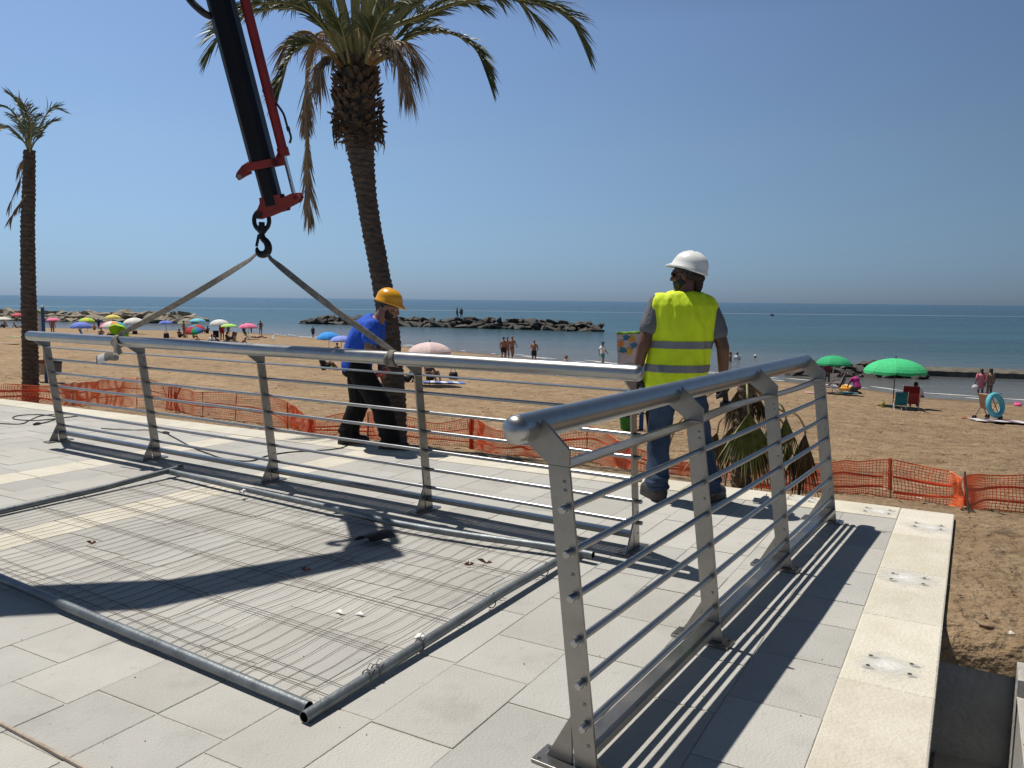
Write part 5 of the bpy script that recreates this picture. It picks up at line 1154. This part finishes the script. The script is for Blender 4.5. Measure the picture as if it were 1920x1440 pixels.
def person(px, py, pz, az, ht, label, sk=SKIN, wear=('shorts', BLACKC), top=None, hr=('hair', HAIR), sink=0, group='people on the beach'):
    p = on_sand(px, py) if not sink else gp(px, py, SEA_Z)
    if not sink: p.z = sand_z(p.x, p.y) - .01
    r = empty('person', (p.x, p.y, p.z - sink), R(-az)); k = ht / 1.7; r.scale = (k, k, k); tag(r, label, 'person', group)
    ms = pose_meshes(pz); lst = [('body', sk), (wear[0], cm(wear[1]))]
    if top: lst.append((top[0], cm(top[1])))
    if hr: lst.append((hr[0], hr[1] if not isinstance(hr[1], tuple) else cm(hr[1])))
    for n, m in lst:
        me = ms[n]
        if not me.materials: me.materials.append(SKIN); me.shade_smooth()
        o = bpy.data.objects.new({'long_hair': 'hair', 'briefs': 'swim_briefs'}.get(n, n), me); col.objects.link(o); o.parent = r; o.material_slots[0].link = 'OBJECT'; o.material_slots[0].material = m
    return r
person(457, 625, 'stand', 20, 1.72, 'bather standing in shallow water left of the pink parasol top', SKIN_D, ('shorts', BLACKC), None, ('hair', HAIR), .35)
person(471, 624, 'arm', 60, 1.68, 'bather standing in shallow water behind the right part of pink parasol', SKIN_D, ('briefs', NAVY), None, ('hair', HAIR), .35)
person(489, 628, 'arm', 170, 1.78, 'man in khaki trousers standing alone at the waterline right of pink parasol', SKIN_D, ('shorts', KHAKI), None)
person(587, 633, 'stand', 15, 1.5, 'small bather wading alone left of the bright blue parasol', SKIN, ('shorts', NAVY), ('shirt', (.06, .05, .07)), ('hair', HAIR), .15)
person(337, 633, 'sit', 110, 1.7, 'person in dark red sitting on sand beside a small boy', SKIN_D, ('shorts', BLACKC), ('shirt', (.16, .02, .03)))
person(345, 632, 'stand', 40, 1.7, 'slim person standing behind the seated person in dark red', SKIN, ('briefs', NAVY))
person(350, 634, 'stand', 190, 1.1, 'small child standing between seated person and multicoloured parasol', SKIN_D, ('shorts', (.05, .12, .10)), ('shirt', (.10, .13, .12)))
person(389, 625, 'sit', 200, 1.75, 'person sitting in grey by the waterline right of the tilted parasol', SKIN_D, ('shorts', BLACKC), ('shirt', (.09, .07, .06)))
person(361, 618, 'stand', 30, 1.7, 'bather standing behind the pale blue parasol, left side', SKIN_D, ('shorts', BLACKC))
person(371, 618, 'arm', -40, 1.7, 'bather standing behind the pale blue parasol, right side', SKIN_D, ('shorts', NAVY))
person(363, 634, 'sit', 90, 1.1, 'child sitting under the red side of the tilted parasol', SKIN, ('shorts', REDC))
person(417, 637, 'stand', 150, 1.75, 'person in red shirt standing under the large white parasol', SKIN_D, ('shorts', REDC), ('shirt', REDC))
person(427, 640, 'sit', 60, 1.7, 'person sitting in a low huddle right of the red shirt, left one', SKIN_D, ('shorts', BLACKC), ('shirt', (.05, .03, .03)))
person(437, 639, 'sit', 240, 1.7, 'person sitting in a low huddle right of the red shirt, right one', SKIN_D, ('briefs', BLACKC), None)
person(428, 627, 'stand', 0, 1.5, 'bather standing in water behind the lime green parasol', SKIN_D, ('briefs', BLACKC), None, ('hair', HAIR), .3)
person(484, 634, 'lie', 80, 1.7, 'person lying on a sunbed between green chair and white chair', SKIN, ('briefs', BLACKC))
person(375, 645, 'recline', 120, 1.6, 'person reclining on sand just above the handrail below the tilted parasol', SKIN, ('briefs', REDC))
person(397, 646, 'sit', 180, 1.6, 'person in white sitting on sand just above the handrail', SKIN_D, ('shorts', WHITEC), ('shirt', WHITEC))
person(413, 645, 'recline', 70, 1.7, 'dark haired person reclining on sand in front of the red shirt', SKIN_D, ('briefs', BLACKC))
person(452, 647, 'recline', 250, 1.7, 'person in pale sun hat reclining on the sand', SKIN, ('briefs', BLACKC), None, ('hat', (.7, .62, .52)))
person(8, 615, 'sit', 200, 1.7, 'person sitting under the cream parasol at the left edge', SKIN, ('shorts', (.3, .2, .12)), ('shirt', (.35, .22, .14)))
person(32, 615, 'recline', 90, 1.7, 'person reclining near the waterline left of the slim palm', SKIN_D, ('briefs', BLACKC))
person(99, 629, 'stand', 0, 1.7, 'bather standing under the small pink parasol by the blue flag pole', SKIN, ('briefs', REDC))
person(177, 619, 'sit', 150, 1.6, 'person in ochre sitting at the waterline behind the blue parasol', SKIN, ('shorts', (.4, .25, .06)), ('shirt', (.42, .27, .08)))
person(185, 617, 'stand', 20, 1.6, 'slim dark bather standing in the shallows beside the person in ochre', SKIN_D, ('shorts', NAVY), ('shirt', NAVY), ('hair', HAIR), .1)
person(190, 632, 'sit', 160, 1.7, 'person sitting left of the tilted lime parasol', SKIN, ('shorts', BLACKC))
person(224, 634, 'sit', 250, 1.7, 'person sitting in shade under the tilted lime parasol', SKIN, ('briefs', REDC), None, ('long_hair', HAIR))
person(232, 636, 'recline', 60, 1.7, 'person reclining right of the tilted lime parasol', SKIN, ('briefs', REDC))
person(211, 634, 'chair', 200, 1.7, 'person in dark clothes sitting under the tilted lime parasol canopy', SKIN_D, ('shorts', BLACKC), ('shirt', BLACKC))
person(633, 664, 'sit', 20, 1.6, 'dark haired person sitting under the bright blue parasol', SKIN, ('shorts', NAVY))
person(607, 694, 'sit', 60, 1.6, 'person in black sitting on sand left of the lime beach ball', SKIN_D, ('shorts', BLACKC), ('shirt', BLACKC))
person(764, 716, 'recline', 240, 1.7, 'person in black reclining in shade of the pale pink parasol, left one', SKIN_D, ('shorts', BLACKC), ('shirt', BLACKC))
person(806, 714, 'sit', 140, 1.7, 'person sitting in shade of the pale pink parasol, middle one', SKIN_D, ('shorts', BLACKC))
person(944, 677, 'stand', 10, 1.75, 'heavy bather seen from behind, left one of a group of three', SKIN, ('shorts', BLACKC))
person(951, 675, 'stand', 190, 1.72, 'bather half hidden between the two men of a group of three', SKIN, ('briefs', REDC))
person(960, 676, 'walk', 30, 1.82, 'tall bald bather striding, right one of a group of three', SKIN, ('briefs', BLACKC), None, None)
person(1001, 684, 'arm', 160, 1.7, 'bald stout man in black shorts with folded arm standing alone', SKIN, ('shorts', BLACKC), None, None)
person(1063, 692, 'sit', 120, 1.65, 'reddish haired person sitting at the water behind the handrail', SKIN_P, ('shorts', WHITEC), None, ('long_hair', HAIR_R))
person(1129, 687, 'walk', 60, 1.72, 'person in white shirt and teal shorts wearing a dark cap', SKIN, ('shorts', TEAL), ('shirt', WHITEC), ('hat', (.03, .04, .08)))
person(1368, 700, 'arm', -60, 1.72, 'bather with raised arm beside the elbow of the man in the vest', SKIN, ('shorts', KHAKI), None, ('long_hair', HAIR_R))
person(1381, 700, 'stand', 20, 1.75, 'person in white shirt with dark hair seen from behind near the waterline', SKIN, ('shorts', WHITEC), ('shirt', WHITEC))
person(1400, 698, 'stand', 0, 1.0, 'small child with white cap standing in the shallows', SKIN, ('shorts', TEAL), None, ('hat', WHITEC))
person(1415, 702, 'akimbo', -70, 1.68, 'woman in bikini and white sun hat with hand on hip', SKIN, ('briefs', BLACKC), ('bikini_top', BLACKC), ('hat', (.72, .68, .58)))
person(1550, 722, 'stand', 190, 1.7, 'person in dark red standing under the left green parasol', SKIN_D, ('briefs', BLACKC), ('shirt', (.22, .02, .04)))
person(1577, 729, 'sit', -60, 1.7, 'person sitting between the navy chair and the person in magenta', SKIN_D, ('briefs', BLACKC))
person(1605, 738, 'kneel', -20, 1.72, 'person in magenta shirt kneeling on the sand by the left green parasol', SKIN_D, ('shorts', (.10, .08, .07)), ('shirt', MAG))
person(1714, 766, 'chair', 25, 1.7, 'dark haired person sitting in the red chair under the large green parasol', SKIN_D, ('shorts', BLACKC), ('shirt', WHITEC))
person(1838, 736, 'stand', 10, 1.66, 'woman in pink swimsuit wading at the right edge', SKIN, ('shorts', PINK), ('shirt', PINK), ('long_hair', HAIR), .38)
person(1855, 737, 'stand', -10, 1.70, 'woman in dark bikini wading beside the woman in pink', SKIN, ('briefs', (.4, .33, .3)), ('bikini_top', (.3, .2, .18)), ('long_hair', HAIR), .38)
for px, top_, az, lab in ((857, 597.5, 80, 'distant person standing on the dark breakwater, left one of two'), (865, 597.5, 190, 'distant person standing on the dark breakwater, right one of two')):
    p = at(px, top_, 119); r = person(px, 640, 'stand' if px > 860 else 'walk', az, 1.72, lab, SKIN_D, ('shorts', BLACKC)); r.location = p

# ------------------------------------------------------------------ parasols, chairs and the rest of the beach
POLE = mat('white_pole', (.55, .55, .55), .4); POLE_D = mat('dark_pole', (.06, .06, .06), .5)
def parasol(px, py, ytop, wpx, cols, label, lean=0, az=0, pole=POLE_D, flat=.30, valance=True, pool=False):
    p = on_sand(px, py) if not pool else gp(px, py, SEA_Z); D_ = p.y; h = max(1.4, (py - ytop) / F_PX * D_ * 1.0); r = wpx / F_PX * D_ / 2
    root = empty('beach_parasol', tuple(p)); root.rotation_euler = (lean * math.cos(az), lean * math.sin(az), random.uniform(0, 1)); tag(root, label, 'parasol', 'beach parasols')
    n = 8; sub = 4; rings = 7; mb = MB(); vs = [(0, 0, h)]; H_ = r * flat * 1.5
    for i in range(1, rings + 1):
        u = i / rings
        for k in range(n * sub):
            w = 2 * math.pi * k / (n * sub); q = (k % sub) / sub; sc = 1 - .035 * math.sin(math.pi * q) * u; z = h - H_ * (1 - math.cos(u * 1.25)) / (1 - math.cos(1.25)) + .03 * r * math.sin(math.pi * q) * u * -.6
            vs.append((r * sc * math.sin(u * 1.25) / math.sin(1.25) * math.cos(w), r * sc * math.sin(u * 1.25) / math.sin(1.25) * math.sin(w), z))
    m_ = n * sub
    if valance:
        for k in range(m_):
            x, y, z = vs[1 + (rings - 1) * m_ + k]; q = (k % sub) / sub; vs.append((x * 1.01, y * 1.01, z - .075 * r - .03 * r * math.sin(math.pi * q)))
    for k in range(m_): mb.add([vs[0], vs[1 + k], vs[1 + (k + 1) % m_]], [(0, 1, 2)], (k // sub) % len(cols))
    for i in range(rings - 1 + (1 if valance else 0)):
        for k in range(m_):
            a = 1 + i * m_; mb.add([vs[a + k], vs[a + (k + 1) % m_], vs[a + m_ + (k + 1) % m_], vs[a + m_ + k]], [(0, 3, 2, 1)], (k // sub) % len(cols) if i < rings - 1 else (k // sub) % len(cols))
    ob = mb.build('canopy', [cm(c) for c in cols], root, 0)
    so_ = ob.modifiers.new('s', 'SOLIDIFY'); so_.thickness = .008; w_ = ob.modifiers.new('w', 'WELD'); w_.merge_threshold = .001; ob.modifiers.move(1, 0)
    mb = MB(); mb.tube([(0, 0, -.1), (0, 0, h + .05)], .019, 8); mb.tube([(0, 0, h + .04), (0, 0, h + .10)], [.03, .012], 8); mb.build('pole', pole, root)
    mb = MB()
    for k in range(n):
        w = 2 * math.pi * k / n; d = V(math.cos(w), math.sin(w), 0); mb.tube([d * (r * .96) + Z * (h - H_ * .97), d * (r * .5) + Z * (h - H_ * .36), Z * (h - .05)], .006, 4); mb.tube([d * (r * .5) + Z * (h - H_ * .38), Z * (h - H_ - .1)], .005, 4)
    mb.build('ribs', pole, root, 0)
    return root
GRN, LGRN, LIME, CRM, PNK, BLU, PBLU, YELW = (.02, .36, .14), (.05, .52, .20), (.36, .75, .03), (.72, .70, .62), (.85, .20, .36), (.03, .30, .80), (.16, .24, .72), (.78, .62, .10)
parasol(36, 621, 587, 22, [(.6, .08, .12), (.65, .12, .15)], 'red pink parasol half hidden behind the slim palm', pole=POLE)
parasol(4, 615, 599, 30, [CRM], 'cream parasol at the left edge of the picture', flat=.18)
parasol(101, 630, 596, 24, [PNK], 'small bright pink parasol beside the blue flag pole', flat=.25)
parasol(164, 622, 596, 27, [LIME, YELW], 'lime and yellow parasol behind the violet blue one')
parasol(153, 632, 606, 38, [PBLU], 'violet blue parasol right of the flag pole', flat=.35)
parasol(213, 619, 590, 27, [YELW, (.75, .66, .2)], 'yellow parasol in front of the pale boulders')
parasol(213, 629, 602, 46, [PNK, CRM, (.75, .35, .1), (.1, .4, .45)], 'multicoloured parasol right behind the tilted lime one')
parasol(216, 637, 611, 36, [LIME, (.4, .8, .05)], 'lime green parasol tilted far over to the left', lean=.75, az=2.4)
parasol(253, 626, 596, 38, [CRM, WHITEC], 'cream white parasol with dark bag at its pole', flat=.32)
parasol(312, 633, 601, 25, [PBLU, (.1, .16, .6)], 'small dark blue parasol beside the webbing strap', flat=.28)
parasol(371, 622, 597, 29, [(.15, .5, .75), (.2, .6, .6)], 'pale blue green parasol at the water edge', flat=.25)
parasol(370, 636, 616, 34, [REDC, GRN, (.04, .2, .6), REDC], 'red green and blue parasol lying tilted on the sand', lean=.5, az=-.6, flat=.24)
parasol(413, 637, 599, 36, [CRM, WHITEC], 'large white parasol over the person in the red shirt', flat=.33)
parasol(430, 640, 607, 29, [(.42, .75, .16)], 'light green parasol touching the large white one', flat=.22)
parasol(466, 636, 606, 34, [PNK], 'pink parasol in front of two wading bathers', flat=.3)
parasol(617, 654, 626, 44, [BLU], 'bright blue parasol left of the man in blue', flat=.36)
parasol(640, 668, 638, 40, [(.25, .32, .78)], 'lavender blue parasol half hidden behind the man in blue', flat=.3)
parasol(695, 672, 650, 34, [(.10, .22, .75)], 'blue parasol peeping out between arm and palm trunk', flat=.3)
parasol(806, 722, 641, 80, [(.72, .56, .54), (.66, .50, .48)], 'pale dusty pink parasol right of the palm trunk', flat=.28)
parasol(1560, 738, 666, 64, [GRN], 'dark green parasol, the farther and smaller of two', flat=.30, pole=POLE)
parasol(1674, 762, 671, 108, [LGRN], 'bright green parasol, the nearer and larger of two', flat=.28)
FRAME = mat('white_frame', (.6, .6, .6), .4)
def chair(px, py, az, c, label, s=1.0, fr=FRAME):
    p = on_sand(px, py); r = empty('beach_chair', tuple(p), R(-az)); r.scale = (s, s, s); tag(r, label, 'chair', 'folding beach chairs')
    def slab_(name, pts):
        mb = MB(); vs = []
        for y, z in pts: vs += [(-.25, y, z), (.25, y, z), (.25, y + .004, z - .012), (-.25, y + .004, z - .012)]
        n = len(pts); mb.add(vs, [(0, 1, 2, 3), tuple(4 * (n - 1) + k for k in (3, 2, 1, 0))] + [(4 * i + k, 4 * i + 4 + k, 4 * i + 4 + (k + 1) % 4, 4 * i + (k + 1) % 4) for i in range(n - 1) for k in range(4)]); mb.build(name, cm(c), r, 30)
    slab_('seat', [(.24, .27), (.1, .235), (-.05, .22), (-.2, .23)]); slab_('backrest', [(-.2, .23), (-.27, .40), (-.36, .62), (-.44, .86)])
    for s_ in (-1, 1):
        mb = MB(); x = .265 * s_; mb.tube([(x, .26, .02), (x, .25, .27), (x, -.2, .23), (x, -.45, .88)], .012, 6); mb.tube([(x, -.33, .0), (x, .02, .24), (x, .12, .44), (x, -.28, .46)], .012, 6); mb.build('side_frame', fr, r, 40)
    return r
chair(1687, 768, 20, (.01, .16, .22), 'teal folding chair left of the red one under the large green parasol', .8)
chair(1706, 768, 25, (.28, .03, .03), 'red folding chair under the large green parasol', 1.08)
chair(1564, 736, -55, (.02, .025, .10), 'navy folding chair under the smaller green parasol', 1.1)
chair(466, 637, 100, (.10, .24, .10), 'green folding chair at the head of the lying person')
chair(507, 639, -120, (.55, .58, .66), 'white and blue folding chair at the feet of the lying person')
chair(405, 637, 160, BLACKC, 'black folding chair left of the person in the red shirt')
chair(160, 635, 40, (.06, .18, .35), 'blue folding chair under the violet blue parasol')
chair(17, 616, 30, (.22, .25, .33), 'grey blue folding chair beside the cream parasol')
chair(435, 641, 200, (.10, .03, .03), 'dark folding chair in the huddle under the light green parasol')
def bag(px, py, d, c, label, name='beach_bag', cat='bag'):
    p = on_sand(px, py); r = empty(name, tuple(p), random.uniform(-.5, .5)); tag(r, label, cat); x, y, z = d; mb = MB()
    mb.loft([(V(0, 0, 0), V(x * .45, 0, 0), V(0, y * .45, 0)), (V(0, 0, z * .3), V(x * .52, 0, 0), V(0, y * .5, 0)), (V(0, 0, z * .8), V(x * .48, 0, 0), V(0, y * .4, 0)), (V(.01, 0, z), V(x * .4, 0, 0), V(0, y * .15, 0))], 14); mb.build('body', cm(c), r, 60)
    mb = MB(); mb.tube(spline([V(-x * .3, 0, z * .9), V(-x * .2, .02, z * 1.35), V(x * .2, .02, z * 1.35), V(x * .3, 0, z * .9)], 5), .012, 6); mb.build('handle', cm(c), r); return r
bag(253, 627, (.5, .35, .42), (.02, .02, .02), 'dark bag at the pole of the cream white parasol'); bag(312, 634, (.5, .35, .5), (.03, .03, .03), 'dark bag at the pole of the small dark blue parasol')
bag(850, 712, (.42, .3, .34), BLACKC, 'black bag standing at the end of the blue towel'); bag(1146, 690, (.7, .4, .28), REDC, 'red cool bag beside the person in white shirt and teal shorts')
bag(1655, 763, (.14, .12, .2), (.4, .36, .05), 'small yellow green pail at the edge of the parasol shade', 'sand_pail', 'pail'); bag(1908, 762, (.3, .3, .16), (.8, .12, .30), 'pink pail on the sand at the right edge', 'sand_pail', 'pail')
def towel(px, py, l, w, az, cols, label):
    p = on_sand(px, py); mb = MB(); n = 14; vs = []
    for i in range(n + 1):
        for j in (0, .5, 1):
            a = (i / n - .5) * l; b = (j - .5) * w; q = V(a * math.cos(az) - b * math.sin(az), a * math.sin(az) + b * math.cos(az), 0); z = sand_z(p.x + q.x, p.y + q.y) - p.z; vs.append(q + Z * (z + .055 + .018 * noise.noise(V(a * 4, b * 5, px))))
    for i in range(n):
        for j in (0, 1): mb.add([vs[3 * i + j], vs[3 * i + 3 + j], vs[3 * i + 4 + j], vs[3 * i + 1 + j]], [(0, 1, 2, 3)], (i // 2) % len(cols))
    o = mb.build('towel', [cm(c) for c in cols], None, 0); o.location = p; so_ = o.modifiers.new('s', 'SOLIDIFY'); so_.thickness = .015; tag(o, label, 'towel')
towel(832, 719, 1.7, .9, .2, [(.10, .18, .50), (.55, .6, .7)], 'blue and white towel right of the pale pink parasol'); towel(1893, 793, 2.2, 1.1, -.25, [(.55, .5, .5), (.16, .12, .14)], 'pale striped towel on the sand below the push chair')
towel(1588, 738, .8, .6, .3, [(.05, .3, .4)], 'teal towel in front of the person in magenta'); towel(1545, 738, .9, .4, .3, [PINK], 'pink towel at the edge of the smaller green parasol')
towel(33, 632, 1.6, .9, .2, [(.45, .6, .35)], 'faded green towel on the sand left of the slim palm'); towel(12, 645, 1.8, .7, .1, [(.5, .35, .28)], 'brownish towel on the sand at the left edge'); towel(1523, 738, .6, .4, 0, [(.9, .45, .55)], 'pale pink mat behind the end of the short railing')
def ring(px, py, r, t, c, label, rot, z, m2=None):
    p = on_sand(px, py); mb = MB(); P = [V(r * math.cos(w), r * math.sin(w), 0) for w in [2 * math.pi * k / 28 for k in range(30)]]; mb.tube(P, t, 12, caps=False); o = mb.build('swim_ring', cm(c), None, 60); o.location = p + Z * z; o.rotation_euler = rot; tag(o, label, 'swim ring'); return o
ring(1586, 732, .28, .11, (.8, .38, .05), 'orange swim ring on the sand beside the person in magenta', (.1, 0, 0), .12)
ring(1864, 789, .34, .085, (.10, .42, .50), 'turquoise swim ring leaning against the push chair', (1.35, .15, .4), .52)
mb = MB(); mb.ell(V(0, 0, .17), .17, .17, .17); o = mb.build('beach_ball', cm(LIME), None, 60); o.location = on_sand(620, 692); tag(o, 'lime green ball on the sand behind the handrail', 'ball')
p = on_sand(1813, 786); mb = MB(); mb.tube([V(-.18, 0, .03), V(0, .02, .05), V(.16, -.02, .02)], [.02, .03, .012], 8); o = mb.build('toy_spade', cm((.6, .1, .08)), None, 60); o.location = p; tag(o, 'small red toy spade lying alone on the right sand', 'toy')
# push chair
p = on_sand(1850, 787); st = empty('push_chair', tuple(p), R(-65)); tag(st, 'folding push chair parked by the water at the right, ring leaning on it', 'push chair')
for s_ in (-1, 1):
    x = .22 * s_; mb = MB(); mb.tube([(x, .34, .08), (x, .05, .50), (x, -.28, 1.0), (x, -.40, 1.02)], .013, 7); mb.tube([(x, -.30, .08), (x, .02, .45), (x, .16, .62)], .013, 7); mb.build('side_frame', POLE_D, st, 40)
    for y in (.36, -.32):
        for dx in (-.03, .03):
            mb = MB(); mb.tube([(x + dx - .012, y, .075), (x + dx + .012, y, .075)], .072, 16); mb.build('wheel', BLACK, st, 40)
mb = MB(); mb.loft([(V(0, .22, .40), V(.19, 0, 0), V(0, .01, .02)), (V(0, 0, .36), V(.19, 0, 0), V(0, .01, .02)), (V(0, -.1, .40), V(.19, 0, 0), V(0, .02, .01)), (V(0, -.25, .88), V(.19, 0, 0), V(0, .02, .01))], 10); mb.build('seat', cm((.45, .25, .16)), st, 40)
mb = MB(); mb.ell(V(-.2, -.42, 1.08), .11, .08, .10); mb.build('hood', cm((.5, .5, .52)), st, 60)
# flag poles with bins
def flagpole(px, py, ytop, label, bins, flagw):
    p = on_sand(px, py); h = (py - ytop) / F_PX * p.y; r = empty('flag_pole', tuple(p)); tag(r, label, 'flag pole', 'blue poles with flags and litter bins'); k = p.y / F_PX
    mb = MB(); mb.tube([(0, 0, -.2), (0, 0, h)], .052, 14); po = mb.build('pole', mat('blue_pole', (.01, .09, .26), .4), r); mb = MB(); mb.ell(V(0, 0, h + .03), .058, .058, .05); mb.build('cap', POLE, po, 60)
    fw_, fh = flagw * k, 66 * k; z1 = h - .08; mb = MB(); n = 12; vs = []
    for i in range(n + 1):
        for j in range(n + 1):
            u, v = i / n, j / n; vs.append(V(-.06 - fw_ * u * (1 - .06 * v), -.05 * math.sin(u * 5 + v * 2) * u + .05 * noise.noise(V(u * 3, v * 3, px)), z1 - fh * v - .03 * u))
    for i in range(n):
        for j in range(n): mb.add([vs[i * 13 + j], vs[i * 13 + 13 + j], vs[i * 13 + 14 + j], vs[i * 13 + 1 + j]], [(0, 1, 2, 3)], 1 if j < 1 or j > n - 2 else 0)
    f = mb.build('flag', [cm((.62, .60, .62)), cm((.22, .42, .06))], r, 60); s_ = f.modifiers.new('s', 'SOLIDIFY'); s_.thickness = .004; s_.offset = 0; w_ = f.modifiers.new('w', 'WELD'); w_.merge_threshold = .0005; f.modifiers.move(1, 0)
    if px > 500:
        for u, v, c, a in ((.62, .20, (.05, .20, .42), .1), (.38, .22, (.65, .42, .06), -.5), (.82, .38, (.70, .30, .08), 1.2), (.30, .42, (.07, .22, .45), .4), (.74, .56, (.03, .25, .36), -.3), (.46, .58, (.68, .46, .05), 1.5)):
            x, z = -.06 - fw_ * u, z1 - fh * v; y = -.05 * math.sin(u * 5 + v * 2) * u - .03; s = .15 * fw_; mb = MB(); q = [(-1.1, -.6), (.4, -.7), (1.2, 0), (.4, .8), (-1.0, .6), (-.5, 0)]
            mb.prism([(s * (a_ * math.cos(a) - b_ * math.sin(a)), s * (a_ * math.sin(a) + b_ * math.cos(a))) for a_, b_ in q], V(x, y, z), V(1, 0, 0), V(0, 0, 1), V(0, 1, 0), .006); mb.build('printed_arrow', cm(c), f, 0)
    for x0, x1, y0, y1, cbody, ctop in bins:
        X0, X1 = (x0 - px) * k, (x1 - px) * k; zt, zb = (py - y0) * k, (py - y1) * k; cx = (X0 + X1) / 2; hw = (X1 - X0) / 2; mb = MB()
        mb.loft([(V(cx, 0, zb), V(hw * .8, 0, 0), V(0, hw * .8, 0)), (V(cx, 0, zt - .12), V(hw, 0, 0), V(0, hw, 0))], 16); b_ = mb.build('bin', cm(cbody), r, 40); mb = MB(); mb.loft([(V(cx, 0, zt - .12), V(hw * 1.06, 0, 0), V(0, hw * 1.06, 0)), (V(cx, 0, zt), V(hw * .98, 0, 0), V(0, hw * .98, 0))], 16); mb.build('rim', cm(ctop), b_, 40)
        mb = MB(); mb.tube([(0, 0, zt - .08), (cx, 0, zt - .08)], .014, 6); mb.build('bracket', POLE_D, r)
flagpole(1202, 806, 612, 'blue pole with white recycling flag behind the man in the vest', [(1160, 1193, 770, 806, (.04, .22, .03), (.03, .03, .03)), (1210, 1243, 768, 806, (.02, .02, .022), (.03, .03, .03))], 46)
flagpole(87, 716, 577, 'blue pole with drooping pale flag and bins beside the slim palm', [(70, 90, 674, 702, (.42, .36, .28), (.28, .11, .06)), (98, 117, 673, 702, (.12, .12, .12), (.05, .05, .06))], 18)
# far boat
p = gp(1448, 592, SEA_Z); bt = empty('motor_boat', tuple(p), .3); bt.scale = (.5, .5, .5); tag(bt, 'tiny dark red motor boat far out on the sea', 'boat'); mb = MB()
mb.loft([(V(-1.6, 0, .35), V(0, .5, 0), V(0, 0, .35)), (V(0, 0, .3), V(0, .65, 0), V(0, 0, .42)), (V(1.2, 0, .45), V(0, .4, 0), V(0, 0, .36)), (V(2.0, 0, .7), V(0, .05, 0), V(0, 0, .1))], 12); mb.build('hull', cm((.12, .02, .02)), bt, 40)
mb = MB(); mb.box(V(-.2, 0, .95), (1.2, .7, .55)); mb.build('cabin', cm((.10, .06, .05)), bt, 0, .05)
